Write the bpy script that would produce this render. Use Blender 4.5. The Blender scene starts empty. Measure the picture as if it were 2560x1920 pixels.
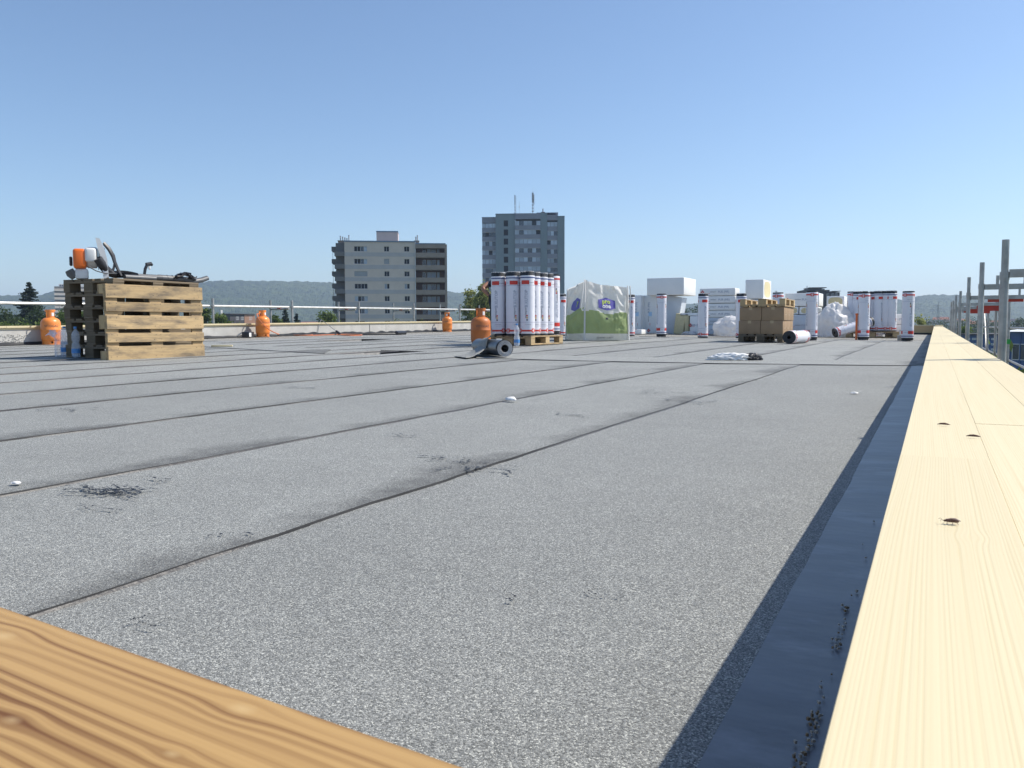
import bpy, bmesh, math, random
import numpy as np
from mathutils import Vector, Matrix, noise
rnd = random.Random(7)
R = math.radians
PI = math.pi
SC = bpy.context.scene
COL = SC.collection

# ------------------------------------------------------------------ camera
F = 2100.0                       # focal length in photograph pixels (2560 wide)
EYE = Vector((0, 0, 0.40))
YH = 816.6
ROLL = R(0.194)
PITCH = math.atan((960 - YH) / F)
PSI = math.atan((2338 - 1280) / F * math.cos(PITCH))
_f0 = Vector((-math.sin(PSI), math.cos(PSI), 0)); _r0 = Vector((math.cos(PSI), math.sin(PSI), 0)); _z = Vector((0, 0, 1))
FW = _f0 * math.cos(PITCH) - _z * math.sin(PITCH)
_u0 = _f0 * math.sin(PITCH) + _z * math.cos(PITCH)
RT = _r0 * math.cos(ROLL) - _u0 * math.sin(ROLL)
UP = _u0 * math.cos(ROLL) + _r0 * math.sin(ROLL)
cd = bpy.data.cameras.new('camera'); cam = bpy.data.objects.new('camera', cd); COL.objects.link(cam)
cd.sensor_width = 36; cd.lens = 36 * F / 2560; cd.clip_start = 0.02; cd.clip_end = 9000
m3 = Matrix((RT, UP, -FW)).transposed()
cam.matrix_world = Matrix.Translation(EYE) @ m3.to_4x4()
cd.dof.use_dof = True; cd.dof.focus_distance = 7.0; cd.dof.aperture_fstop = 48
SC.camera = cam

# ------------------------------------------------------------------ sky, sun, exposure
SUN_AZ, SUN_EL = R(50.3), R(48)
world = bpy.data.worlds.new('World'); SC.world = world; world.use_nodes = True
wn = world.node_tree; bg = wn.nodes['Background']
sky = wn.nodes.new('ShaderNodeTexSky'); sky.sky_type = 'NISHITA'; sky.sun_disc = False
sky.sun_elevation = SUN_EL; sky.sun_rotation = SUN_AZ
sky.altitude = 300; sky.air_density = 1.0; sky.dust_density = 0.8; sky.ozone_density = 3.6
tint = wn.nodes.new('ShaderNodeMix'); tint.data_type = 'RGBA'; tint.blend_type = 'MULTIPLY'; tint.inputs[0].default_value = 1.0; tint.inputs[7].default_value = (.96, .985, 1.0, 1)
wn.links.new(sky.outputs[0], tint.inputs[6]); wn.links.new(tint.outputs[2], bg.inputs[0]); bg.inputs[1].default_value = 0.11
sl = bpy.data.lights.new('sun', 'SUN'); sun = bpy.data.objects.new('sun', sl); COL.objects.link(sun)
sl.energy = 4.2; sl.angle = R(0.53); sl.color = (1.0, 0.94, 0.85)
sdir = Vector((math.sin(SUN_AZ) * math.cos(SUN_EL), math.cos(SUN_AZ) * math.cos(SUN_EL), math.sin(SUN_EL)))
sun.rotation_euler = sdir.to_track_quat('Z', 'Y').to_euler(); sun.location = (5, 4, 20)
vs = SC.view_settings
vs.view_transform = 'Standard'; vs.look = 'None'; vs.exposure = 0.5; vs.gamma = 1.0; vs.use_curve_mapping = False
SC.cycles.volume_bounces = 1; SC.cycles.max_bounces = 8; SC.cycles.transparent_max_bounces = 16

# ------------------------------------------------------------------ photograph pixel -> direction
def ray(x, y): return FW + RT * ((x - 1280) / F) - UP * ((y - 960) / F)
def zr(X, Y):                                            # the roof falls gently to its drains
    ye = Y if Y < 14 else 14 + (Y - 14) * 0.4
    return 0.0035 * Y + 0.0008 * max(-X, 0) * ye
def G(x, y, z=0.0):
    d = ray(x, y); return EYE + d * ((z - EYE.z) / d.z)
def Gs(x, y, dz=0.0):
    z = dz
    for _ in range(40):
        q = G(x, y, z); z = .5 * z + .5 * (zr(q.x, q.y) + dz)
    return q
def D(x, y, Z): return EYE + ray(x, y) * Z
def XP(x, y, X):
    d = ray(x, y); return EYE + d * (X / d.x)
def hor(x): return YH - (x - 1280) * math.tan(ROLL)
def on(X, Y, dz=0.0): return Vector((X, Y, zr(X, Y) + dz))

# ------------------------------------------------------------------ materials
MATS = {}
def _mat(name):
    m = bpy.data.materials.new(name); m.use_nodes = True; MATS[name] = m
    return m, m.node_tree, m.node_tree.nodes['Principled BSDF']
def N(nt, t, **kw):
    n = nt.nodes.new(t)
    for k, v in kw.items():
        if k[0] == 'i' and k[1:].isdigit(): n.inputs[int(k[1:])].default_value = v
        else: setattr(n, k, v)
    return n
def L(nt, a, b): nt.links.new(a, b)
def mth(nt, op, a, b=None, c=None, clamp=False):
    n = nt.nodes.new('ShaderNodeMath'); n.operation = op; n.use_clamp = clamp
    for i, v in enumerate((a, b, c)):
        if v is None: continue
        if isinstance(v, (int, float)): n.inputs[i].default_value = v
        else: L(nt, v, n.inputs[i])
    return n.outputs[0]
def mixc(nt, fac, a, b, mode='MIX'):
    n = nt.nodes.new('ShaderNodeMix'); n.data_type = 'RGBA'; n.blend_type = mode
    for s, v in ((n.inputs[0], fac), (n.inputs[6], a), (n.inputs[7], b)):
        if isinstance(v, (int, float)): s.default_value = v
        elif isinstance(v, tuple): s.default_value = v if len(v) == 4 else (*v, 1)
        else: L(nt, v, s)
    return n.outputs[2]
def ramp(nt, fac, stops):
    n = nt.nodes.new('ShaderNodeValToRGB'); e = n.color_ramp.elements
    while len(e) < len(stops): e.new(0.5)
    for el, (p, c) in zip(e, stops): el.position = p; el.color = (*c, 1) if len(c) == 3 else c
    L(nt, fac, n.inputs[0]); return n.outputs[0]
def coords(nt, scale=(1, 1, 1), kind='Object'):
    t = nt.nodes.new('ShaderNodeTexCoord'); mp = nt.nodes.new('ShaderNodeMapping'); mp.inputs[3].default_value = scale
    L(nt, t.outputs[kind], mp.inputs[0]); return mp.outputs[0]
def tnoise(nt, co, scale, detail=3, rough=.55):
    n = nt.nodes.new('ShaderNodeTexNoise'); n.inputs['Scale'].default_value = scale
    n.inputs['Detail'].default_value = detail; n.inputs['Roughness'].default_value = rough
    L(nt, co, n.inputs['Vector']); return n.outputs['Fac']
def bumpn(nt, b, h, strength, dist):
    n = nt.nodes.new('ShaderNodeBump'); n.inputs['Strength'].default_value = strength; n.inputs['Distance'].default_value = dist
    L(nt, h, n.inputs['Height']); L(nt, n.outputs[0], b.inputs['Normal'])
def S(name, col, rough=.6, metal=0., var=.12, vs=6., bump=0., bs=40., bd=.002, rand=0., spec=.5, dirt=None, ds=3., stretch=(1, 1, 1)):
    m, nt, b = _mat(name); co = coords(nt, stretch)
    n = tnoise(nt, co, vs, 4)
    c0 = tuple(max(0, c * (1 - var)) for c in col); c1 = tuple(min(1, c * (1 + var)) for c in col)
    c = ramp(nt, n, [(.3, c0), (.7, c1)])
    if dirt:
        d = tnoise(nt, co, ds, 6, .65)
        c = mixc(nt, mth(nt, 'MULTIPLY', ramp(nt, d, [(.52, (0, 0, 0)), (.7, (1, 1, 1))]), .6), c, dirt)
    if rand:
        oi = nt.nodes.new('ShaderNodeObjectInfo'); k = mth(nt, 'MULTIPLY_ADD', oi.outputs['Random'], 2 * rand, 1 - rand)
        cmb = nt.nodes.new('ShaderNodeCombineColor')
        for i in range(3): L(nt, k, cmb.inputs[i])
        c = mixc(nt, 1.0, c, cmb.outputs[0], 'MULTIPLY')
    L(nt, c, b.inputs['Base Color']); b.inputs['Roughness'].default_value = rough; b.inputs['Metallic'].default_value = metal
    b.inputs['Specular IOR Level'].default_value = spec
    if bump: bumpn(nt, b, tnoise(nt, co, bs, 4), bump, bd)
    return m

def granules(name, tone=1.0, warm=0.0, stain=True):
    m, nt, b = _mat(name); co = coords(nt)
    vo = nt.nodes.new('ShaderNodeTexVoronoi'); vo.inputs['Scale'].default_value = 620; L(nt, co, vo.inputs['Vector'])
    sp = nt.nodes.new('ShaderNodeSeparateColor'); L(nt, vo.outputs['Color'], sp.inputs[0])
    t = tone
    c = ramp(nt, sp.outputs[0], [(0, (.06 * t, .062 * t, .058 * t)), (.4, (.15 * t, .154 * t, .147 * t)), (.8, (.235 * t, .24 * t, .228 * t)), (1, (.46 * t, .465 * t, .42 * t))])
    big = tnoise(nt, co, 1.3, 4); mid = tnoise(nt, co, 9, 5, .6); mic = tnoise(nt, co, 70, 3)
    k = mth(nt, 'ADD', mth(nt, 'MULTIPLY_ADD', big, .34, .66), mth(nt, 'ADD', mth(nt, 'MULTIPLY', mid, .20), mth(nt, 'MULTIPLY', mic, .16)))
    oi = nt.nodes.new('ShaderNodeObjectInfo'); k = mth(nt, 'MULTIPLY', k, mth(nt, 'MULTIPLY_ADD', oi.outputs['Random'], .16, .92))
    cmb = nt.nodes.new('ShaderNodeCombineColor')
    L(nt, mth(nt, 'MULTIPLY', k, 1 + warm), cmb.inputs[0]); L(nt, k, cmb.inputs[1]); L(nt, mth(nt, 'MULTIPLY', k, 1 - warm), cmb.inputs[2])
    c = mixc(nt, 1.0, c, cmb.outputs[0], 'MULTIPLY')
    rough = .78
    if stain:                                            # scorched, bitumen-stained strip along the torched lap edge (local x = 0)
        sx = nt.nodes.new('ShaderNodeSeparateXYZ'); tc = nt.nodes.new('ShaderNodeTexCoord'); L(nt, tc.outputs['Object'], sx.inputs[0])
        n1 = tnoise(nt, co, .9, 3); n2 = tnoise(nt, co, 14, 4, .6)
        wdt = mth(nt, 'MULTIPLY', mth(nt, 'SUBTRACT', n1, .36), .9, clamp=True)
        e = mth(nt, 'ADD', wdt, mth(nt, 'MULTIPLY', mth(nt, 'SUBTRACT', n2, .5), .12))
        mask = mth(nt, 'MULTIPLY', mth(nt, 'ADD', sx.outputs[0], e), 6.0, clamp=True)
        mask = mth(nt, 'MULTIPLY', mask, mth(nt, 'MULTIPLY_ADD', n2, .8, .12))
        c = mixc(nt, mask, c, (.03, .028, .026))
        sp2 = ramp(nt, tnoise(nt, co, 3.3, 6, .7), [(.66, (0, 0, 0)), (.74, (1, 1, 1))])
        c = mixc(nt, mth(nt, 'MULTIPLY', sp2, .35), c, (.05, .048, .045))
    L(nt, c, b.inputs['Base Color']); b.inputs['Roughness'].default_value = rough
    L(nt, ramp(nt, sp.outputs[1], [(.0, (.8,) * 3), (.9, (.72,) * 3), (1, (.25,) * 3)]), b.inputs['Roughness'])
    h = mth(nt, 'ADD', mth(nt, 'MULTIPLY', sp.outputs[2], .7), mth(nt, 'SUBTRACT', 1, mth(nt, 'MULTIPLY', vo.outputs['Distance'], 1.2)))
    bumpn(nt, b, h, .55, .0012)
    return m

def wood(name, light, dark, freq=60., amp=.5, knots=(), rough=.55, rand=.06, axis='Y', fine=.25, wob=.02, grain_scale=3.0, grey=0., soft=1.8, kcol=None, fade=None):
    """sawn spruce: local axis = grain direction; rings bend round the knots"""
    m, nt, b = _mat(name)
    tc = nt.nodes.new('ShaderNodeTexCoord'); s = nt.nodes.new('ShaderNodeSeparateXYZ'); L(nt, tc.outputs['Object'], s.inputs[0])
    oi = nt.nodes.new('ShaderNodeObjectInfo'); rn = oi.outputs['Random']
    al, ac = (s.outputs[1], s.outputs[0]) if axis == 'Y' else (s.outputs[0], s.outputs[1]) if axis == 'X' else (s.outputs[2], s.outputs[0])
    third = s.outputs[2] if axis != 'Z' else s.outputs[1]
    al = mth(nt, 'ADD', al, mth(nt, 'MULTIPLY', rn, 37.0))
    cb = nt.nodes.new('ShaderNodeCombineXYZ')
    L(nt, mth(nt, 'MULTIPLY', al, .22), cb.inputs[0]); L(nt, ac, cb.inputs[1]); L(nt, third, cb.inputs[2]); co = cb.outputs[0]
    w = mth(nt, 'MULTIPLY', mth(nt, 'SUBTRACT', tnoise(nt, co, grain_scale, 2), .5), wob * 2)
    acb = mth(nt, 'ADD', mth(nt, 'ADD', ac, mth(nt, 'MULTIPLY', third, .8)), w)
    n1 = nt.nodes.new('ShaderNodeTexNoise'); n1.noise_dimensions = '2D'; n1.inputs['Scale'].default_value = 1.0; n1.inputs['Detail'].default_value = 3
    v1 = nt.nodes.new('ShaderNodeCombineXYZ')
    kmask = None
    for (ka, kc, kr) in knots:
        da = mth(nt, 'MULTIPLY', mth(nt, 'SUBTRACT', s.outputs[1] if axis == 'Y' else s.outputs[0], ka), .55); dc = mth(nt, 'SUBTRACT', ac, kc)
        d = mth(nt, 'SQRT', mth(nt, 'ADD', mth(nt, 'MULTIPLY', da, da), mth(nt, 'MULTIPLY', dc, dc)))
        g = mth(nt, 'POWER', 2.718, mth(nt, 'MULTIPLY', mth(nt, 'MULTIPLY', d, d), -1.0 / (kr * kr * 2.6)))
        acb = mth(nt, 'ADD', acb, mth(nt, 'MULTIPLY', mth(nt, 'MULTIPLY', g, dc), -.7))
        km = mth(nt, 'SUBTRACT', 1, mth(nt, 'DIVIDE', d, kr * .75), clamp=True)
        kmask = km if kmask is None else mth(nt, 'MAXIMUM', kmask, km)
    L(nt, mth(nt, 'MULTIPLY', acb, freq * .22), v1.inputs[0]); L(nt, mth(nt, 'MULTIPLY', rn, 50.0), v1.inputs[1]); L(nt, v1.outputs[0], n1.inputs['Vector'])
    ph = mth(nt, 'ADD', mth(nt, 'MULTIPLY', acb, freq * 6.283), mth(nt, 'MULTIPLY', n1.outputs['Fac'], 16.0))
    rings = mth(nt, 'MULTIPLY_ADD', mth(nt, 'SINE', ph), .5, .5)
    rings = mth(nt, 'ADD', mth(nt, 'MULTIPLY', rings, .82), mth(nt, 'MULTIPLY_ADD', mth(nt, 'SINE', mth(nt, 'MULTIPLY', ph, 3.7)), .09, .09))
    n2 = nt.nodes.new('ShaderNodeTexNoise'); n2.noise_dimensions = '2D'; n2.inputs['Scale'].default_value = 1.0; n2.inputs['Detail'].default_value = 2
    v2 = nt.nodes.new('ShaderNodeCombineXYZ'); L(nt, mth(nt, 'MULTIPLY', acb, freq * .45), v2.inputs[0]); L(nt, mth(nt, 'MULTIPLY', al, 1.6), v2.inputs[1]); L(nt, v2.outputs[0], n2.inputs['Vector'])
    rings = mth(nt, 'MULTIPLY', mth(nt, 'POWER', rings, soft), mth(nt, 'MULTIPLY', mth(nt, 'SUBTRACT', n2.outputs['Fac'], .22), 2.0, clamp=True))
    slow = tnoise(nt, co, 9, 3)
    fn = nt.nodes.new('ShaderNodeCombineXYZ'); L(nt, mth(nt, 'MULTIPLY', al, 2.5), fn.inputs[0]); L(nt, mth(nt, 'MULTIPLY', acb, 260), fn.inputs[1]); L(nt, mth(nt, 'MULTIPLY', third, 120), fn.inputs[2])
    fib = tnoise(nt, fn.outputs[0], 1.0, 3)
    f = mth(nt, 'ADD', mth(nt, 'MULTIPLY', rings, amp), mth(nt, 'MULTIPLY', mth(nt, 'SUBTRACT', fib, .5), fine))
    f = mth(nt, 'MULTIPLY', f, mth(nt, 'MULTIPLY_ADD', slow, 1.5, .25), clamp=True)
    if fade: f = mth(nt, 'MULTIPLY', f, mth(nt, 'SUBTRACT', 1.0, mth(nt, 'MULTIPLY', mth(nt, 'SUBTRACT', s.outputs[1], fade[0]), fade[1], clamp=True)))
    c = mixc(nt, f, light, dark)
    if kmask is not None: c = mixc(nt, mth(nt, 'MULTIPLY', kmask, .42, clamp=True), c, kcol or tuple(min(.9, l * .8 + d * .25) for l, d in zip(light, dark)))
    if grey:
        gm = ramp(nt, tnoise(nt, co, 13, 5, .7), [(.42, (0, 0, 0)), (.66, (1, 1, 1))])
        c = mixc(nt, mth(nt, 'MULTIPLY', gm, grey), c, (.17, .135, .095))
    k = mth(nt, 'MULTIPLY_ADD', rn, 2 * rand, 1 - rand); cm = nt.nodes.new('ShaderNodeCombineColor')
    for i in range(3): L(nt, k, cm.inputs[i])
    c = mixc(nt, 1.0, c, cm.outputs[0], 'MULTIPLY')
    L(nt, c, b.inputs['Base Color']); b.inputs['Roughness'].default_value = rough
    b.inputs['Specular IOR Level'].default_value = .3
    bumpn(nt, b, mth(nt, 'ADD', mth(nt, 'MULTIPLY', rings, -.6), fib), .25, .0006)
    return m

def leafmat(name, c0, c1):
    m, nt, b = _mat(name); co = coords(nt)
    oi = nt.nodes.new('ShaderNodeObjectInfo')
    f = mth(nt, 'ADD', tnoise(nt, co, .9, 4, .7), mth(nt, 'MULTIPLY', mth(nt, 'SUBTRACT', oi.outputs['Random'], .5), .15))
    c = ramp(nt, f, [(.33, c0), (.68, c1)]); L(nt, c, b.inputs['Base Color']); b.inputs['Roughness'].default_value = .6
    b.inputs['Specular IOR Level'].default_value = .25
    tr = nt.nodes.new('ShaderNodeBsdfTranslucent'); L(nt, c, tr.inputs[0]); mx = nt.nodes.new('ShaderNodeMixShader'); mx.inputs[0].default_value = .42
    out = nt.nodes['Material Output']; L(nt, b.outputs[0], mx.inputs[1]); L(nt, tr.outputs[0], mx.inputs[2]); L(nt, mx.outputs[0], out.inputs[0])
    return m
def cloth(m, fac):
    nt = m.node_tree; b = nt.nodes['Principled BSDF']; tr = nt.nodes.new('ShaderNodeBsdfTranslucent'); mx = nt.nodes.new('ShaderNodeMixShader'); mx.inputs[0].default_value = fac
    if b.inputs['Base Color'].links: L(nt, b.inputs['Base Color'].links[0].from_socket, tr.inputs[0])
    L(nt, b.outputs[0], mx.inputs[1]); L(nt, tr.outputs[0], mx.inputs[2]); L(nt, mx.outputs[0], nt.nodes['Material Output'].inputs[0])
def glassmat(name, col=(.95, .97, 1), rough=.05, alpha=.25):
    m, nt, b = _mat(name); co = coords(nt)
    b.inputs['Base Color'].default_value = (*col, 1); b.inputs['Roughness'].default_value = rough
    n = tnoise(nt, co, 30, 2); L(nt, mth(nt, 'MULTIPLY_ADD', n, .15, alpha - .07), b.inputs['Alpha'])
    return m

GRAN = granules('slate_granules', 1.32)
GRAN2 = granules('base_layer_sand', 1.25, .06)
BITU = S('bitumen', (.012, .012, .014), .48, var=.4, vs=60, bump=.6, bs=80, bd=.003, spec=.6)
FLASH = S('flashing_film', (.095, .102, .115), .40, var=.22, vs=5, bump=.3, bs=5, bd=.010, spec=.6, stretch=(.8, 1.5, 1), dirt=(.22, .23, .26), ds=6)
CONC = S('concrete', (.46, .45, .42), .85, var=.14, vs=5, bump=.4, bs=60, bd=.002, dirt=(.30, .29, .27), ds=2.5)
CONCD = S('concrete_rough', (.36, .35, .33), .9, var=.25, vs=14, bump=.7, bs=50, bd=.006)
CAPW = wood('cap_timber', (.67, .58, .375), (.50, .375, .18), 420, .34, ((.42, .012, .005), (-1.15, -.020, .0045), (1.35, .024, .004), (-.35, .028, .003)), .6, .035, 'Y', .30, .020, 2.0)
_jy1 = G(2300, 1076, .269).y; _cy = (-.6 + _jy1) / 2; _cx = -.0272 + .2312 * 2.5 / 3
_kp = [G(2535, 1405, .27), G(2480, 1190, .272), G(2330, 1330, .27)]
CAPW1 = wood('cap_timber_knotty', (.67, .58, .375), (.48, .35, .17), 380, .38, tuple((k.y - _cy, k.x - _cx, r) for k, r in zip(_kp, (.013, .008, .006))), .6, .035, 'Y', .30, .020, 2.0)
_A = G(0, 1504, .269); _B = G(1220, 1920, .269); _d = (_B - _A).normalized()
def _nk(x, y): k = G(x, y, .269) - _A; return (k.dot(_d) + .1, -(k.x * -_d.y + k.y * _d.x) - .115)
NEARW = wood('near_timber', (.44, .272, .105), (.15, .062, .018), 165, .95, ((*_nk(605, 1772), .0055), (*_nk(10, 1590), .006), (*_nk(430, 1885), .003), (*_nk(30, 1800), .004)), .5, .03, 'Y', .5, .005, 3.0, soft=1.25, kcol=(.60, .44, .22), fade=(.30, 5.0))
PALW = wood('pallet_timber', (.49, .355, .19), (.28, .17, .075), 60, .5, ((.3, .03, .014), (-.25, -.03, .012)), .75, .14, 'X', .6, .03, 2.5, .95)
PALW2 = wood('old_shaded_pallet_timber', (.19, .15, .10), (.10, .075, .048), 34, .45, (), .8, .2, 'X', .4, .03, 2.5, .6)  # weathered tone darkened further, shade of the stack painted into the timber
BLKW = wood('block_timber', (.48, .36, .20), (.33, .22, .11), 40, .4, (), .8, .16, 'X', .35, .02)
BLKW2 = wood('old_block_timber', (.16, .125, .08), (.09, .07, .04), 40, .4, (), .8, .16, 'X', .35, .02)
WRAP = S('white_wrapper', (.76, .76, .80), .35, var=.03, vs=3, bump=.25, bs=25, bd=.002)
EDGE = S('sheet_edge', (.022, .022, .023), .6, var=.5, vs=9, bump=.4, bs=60)
BLACKR = S('roll_black', (.018, .02, .024), .55, var=.3, vs=40, bump=.3, bs=60)
PBLUE = S('print_blue', (.03, .06, .20), .45, var=.05)
PRED = S('print_red', (.62, .045, .03), .45, var=.08)
PGREY = S('print_grey', (.40, .43, .50), .5, var=.08)
PDARK = S('print_dark', (.05, .055, .07), .5, var=.1)
PYEL = S('print_yellow', (.70, .42, .05), .5, var=.05)
PLBL = S('print_lightblue', (.42, .62, .80), .5, var=.05)
ORNG = S('gas_orange', (.80, .25, .05), .38, var=.07, vs=5, bump=.15, bs=30, rand=.06, dirt=(.42, .13, .04), ds=5)
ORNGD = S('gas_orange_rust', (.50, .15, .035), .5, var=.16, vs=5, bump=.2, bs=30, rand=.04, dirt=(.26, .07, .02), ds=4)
BRASS = S('brass', (.55, .40, .16), .35, 1.0, var=.1)
PAPER = S('paper', (.78, .78, .76), .6, var=.05)
FILM = S('white_film', (.86, .86, .86), .38, var=.03, vs=8, bump=.3, bs=14, bd=.006, spec=.4)
EPSW = S('pack_film', (.82, .82, .80), .35, var=.04, vs=4, bump=.25, bs=7, bd=.006)
EPSB = S('pack_film_bluish', (.55, .60, .66), .35, var=.05, vs=4, bump=.25, bs=7, bd=.006)
FOAM = S('yellow_foam', (.62, .54, .32), .8, var=.08, vs=20, bump=.3, bs=60)
CARD = S('cardboard', (.31, .21, .12), .75, var=.08, vs=8, bump=.15, bs=30, rand=.06)
TAPE = S('packing_tape', (.46, .34, .19), .3, var=.05)
GREEN = S('bag_green', (.38, .47, .22), .55, var=.10, vs=5, bump=.2, bs=40)
BAGW = S('bag_white', (.82, .82, .80), .55, var=.06, vs=6, bump=.25, bs=60, dirt=(.55, .54, .52), ds=6)
PURP = S('print_purple', (.14, .12, .42), .5, var=.06)
LIME = S('print_lime', (.55, .68, .10), .5, var=.05)
GALV = S('galvanised_steel', (.36, .36, .35), .45, .55, var=.25, vs=9, bump=.2, bs=40, dirt=(.28, .24, .19), ds=6)
GALVL = S('galvanised_tube_bright', (.62, .62, .60), .4, .35, var=.15, vs=9, bump=.2, bs=40)
REDP = S('red_paint', (.42, .035, .02), .5, var=.15, vs=8, dirt=(.25, .08, .06))
GRNP = S('green_plastic', (.03, .35, .06), .5, var=.1)
PLAB = S('black_plastic', (.025, .026, .03), .42, var=.2, vs=20, bump=.2, bs=60)
PLAG = S('grey_plastic', (.10, .105, .11), .45, var=.15, vs=20)
PLAW = S('white_plastic', (.72, .72, .70), .35, var=.05)
PLAO = S('orange_plastic', (.80, .16, .02), .35, var=.06)
HOSE = S('gas_hose', (.55, .16, .06), .5, var=.1)
PET = glassmat('clear_plastic', (.85, .9, .97), .08, .30)
PETF = glassmat('shrink_film', (.88, .88, .93), .2, .38)
WATER = glassmat('water', (.55, .68, .82), .02, .35)
BLUEL = S('blue_label', (.08, .28, .62), .4, var=.1)
SKIN = S('skin', (.36, .17, .10), .55, var=.1, vs=12)
TROU = S('work_trousers', (.03, .035, .05), .85, var=.2, vs=20, bump=.3, bs=60)
SHIRT = S('dark_shirt', (.05, .06, .085), .85, var=.2, vs=12, bump=.3, bs=40)
HAIR = S('dark_hair', (.03, .02, .015), .7, var=.3, vs=60)
REDBUG = S('insect_brown', (.11, .05, .03), .4, var=.3, vs=900)

for _m in (BAGW, GREEN, FILM): cloth(_m, .42)
# ------------------------------------------------------------------ mesh helpers
class MB:
    def __init__(s): s.v = []; s.f = []; s.m = []
    def add(s, v, f, m=0):
        o = len(s.v); s.v += [tuple(p) for p in v]; s.f += [tuple(i + o for i in q) for q in f]; s.m += [m] * len(f); return s
    def box(s, c, d, rot=None, m=0):
        hx, hy, hz = d[0] / 2, d[1] / 2, d[2] / 2; c = Vector(c)
        ps = [Vector((x, y, z)) for z in (-hz, hz) for y in (-hy, hy) for x in (-hx, hx)]
        if rot is not None: ps = [rot @ p for p in ps]
        return s.add([p + c for p in ps], [(0, 2, 3, 1), (4, 5, 7, 6), (0, 1, 5, 4), (2, 6, 7, 3), (0, 4, 6, 2), (1, 3, 7, 5)], m)
    def bx(s, x0, x1, y0, y1, z0, z1, m=0): return s.box(((x0 + x1) / 2, (y0 + y1) / 2, (z0 + z1) / 2), (x1 - x0, y1 - y0, z1 - z0), None, m)
    def bevbox(s, c, d, bev, rot=None, m=0, seg=2):
        bm = bmesh.new(); bmesh.ops.create_cube(bm, size=1)
        for v in bm.verts: v.co = Vector((v.co.x * d[0], v.co.y * d[1], v.co.z * d[2]))
        bmesh.ops.bevel(bm, geom=bm.edges[:], offset=bev, segments=seg, affect='EDGES', profile=.5)
        bm.verts.index_update()
        c = Vector(c); vs = [(rot @ v.co if rot is not None else v.co) + c for v in bm.verts]
        s.add(vs, [[v.index for v in f.verts] for f in bm.faces], m); bm.free(); return s
    def path(s, pts, rad, n=10, m=0, caps=True, squash=1.0):
        pts = [Vector(p) for p in pts]; k = len(pts)
        if isinstance(rad, (int, float)): rad = [rad] * k
        vs = []; prev = None
        for i, p in enumerate(pts):
            t = (pts[min(i + 1, k - 1)] - pts[max(i - 1, 0)]).normalized()
            if prev is None: a = t.orthogonal().normalized()
            else:
                a = prev - t * prev.dot(t); a = a.normalized() if a.length > 1e-6 else t.orthogonal().normalized()
            prev = a; b = t.cross(a)
            for j in range(n):
                q = 2 * PI * j / n; vs.append(p + (a * math.cos(q) + b * math.sin(q) * squash) * rad[i])
        fs = [(i * n + j, i * n + (j + 1) % n, (i + 1) * n + (j + 1) % n, (i + 1) * n + j) for i in range(k - 1) for j in range(n)]
        if caps: fs += [tuple(range(n - 1, -1, -1)), tuple((k - 1) * n + j for j in range(n))]
        return s.add(vs, fs, m)
    def lathe(s, prof, n=24, c=(0, 0, 0), m=0, a0=0., a1=2 * PI, caps=False):
        full = abs(a1 - a0 - 2 * PI) < 1e-6; k = n if full else n + 1
        vs = [(c[0] + r * math.cos(a0 + (a1 - a0) * j / n), c[1] + r * math.sin(a0 + (a1 - a0) * j / n), c[2] + z) for (r, z) in prof for j in range(k)]
        fs = []
        for i in range(len(prof) - 1):
            for j in range(n):
                j2 = (j + 1) % k; fs.append((i * k + j, i * k + j2, (i + 1) * k + j2, (i + 1) * k + j))
        if caps: fs += [tuple(range(k - 1, -1, -1)), tuple((len(prof) - 1) * k + j for j in range(k))]
        return s.add(vs, fs, m)
    def xf(s, M):
        s.v = [tuple(M @ Vector(p)) for p in s.v]; return s
    def mesh(s, name, mats, smooth=True, ang=35):
        me = bpy.data.meshes.new(name); me.from_pydata(s.v, [], s.f); me.validate()
        for m in (mats if isinstance(mats, (list, tuple)) else [mats]): me.materials.append(m)
        if len(s.m) == len(me.polygons) and any(s.m): me.polygons.foreach_set('material_index', s.m)
        if smooth:
            me.polygons.foreach_set('use_smooth', [True] * len(me.polygons)); me.set_sharp_from_angle(angle=R(ang))
        me.update(); return me
    def build(s, name, mats, parent=None, loc=None, smooth=True, ang=35):
        return put(name, s.mesh(name, mats, smooth, ang), parent, loc)
def put(name, me, parent=None, loc=None, rot=None):
    o = bpy.data.objects.new(name, me); COL.objects.link(o)
    if parent: o.parent = parent
    if loc is not None: o.location = loc
    if rot is not None: o.rotation_euler = rot
    return o
def tag(o, label, cat, group=None, kind=None):
    if label: o['label'] = label
    if cat: o['category'] = cat
    if group: o['group'] = group
    if kind: o['kind'] = kind
    return o
def thing(name, label, cat, loc=(0, 0, 0), rz=0., group=None, rot=None):
    o = bpy.data.objects.new(name, None); COL.objects.link(o); o.location = loc; o.rotation_euler = rot or (0, 0, rz)
    o.empty_display_size = .1
    return tag(o, label, cat, group)
_TX = {}
def text(s, size, bold=0.0):
    if (s, size, bold) in _TX: return _TX[(s, size, bold)]
    cu = bpy.data.curves.new('t', 'FONT'); cu.body = s; cu.size = size; cu.resolution_u = 2; cu.align_x = 'CENTER'; cu.align_y = 'CENTER'; cu.offset = bold
    o = bpy.data.objects.new('t', cu); COL.objects.link(o); dg = bpy.context.evaluated_depsgraph_get(); dg.update()
    me = bpy.data.meshes.new_from_object(o.evaluated_get(dg))
    v = [(p.co.x, p.co.y) for p in me.vertices]; f = [tuple(p.vertices) for p in me.polygons]
    bpy.data.objects.remove(o); bpy.data.curves.remove(cu); bpy.data.meshes.remove(me)
    _TX[(s, size, bold)] = (v, f); return v, f
def put_text(mb, s, size, fn, m=0, bold=0.0):
    v, f = text(s, size, bold); mb.add([fn(x, y) for x, y in v], f, m)

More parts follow.
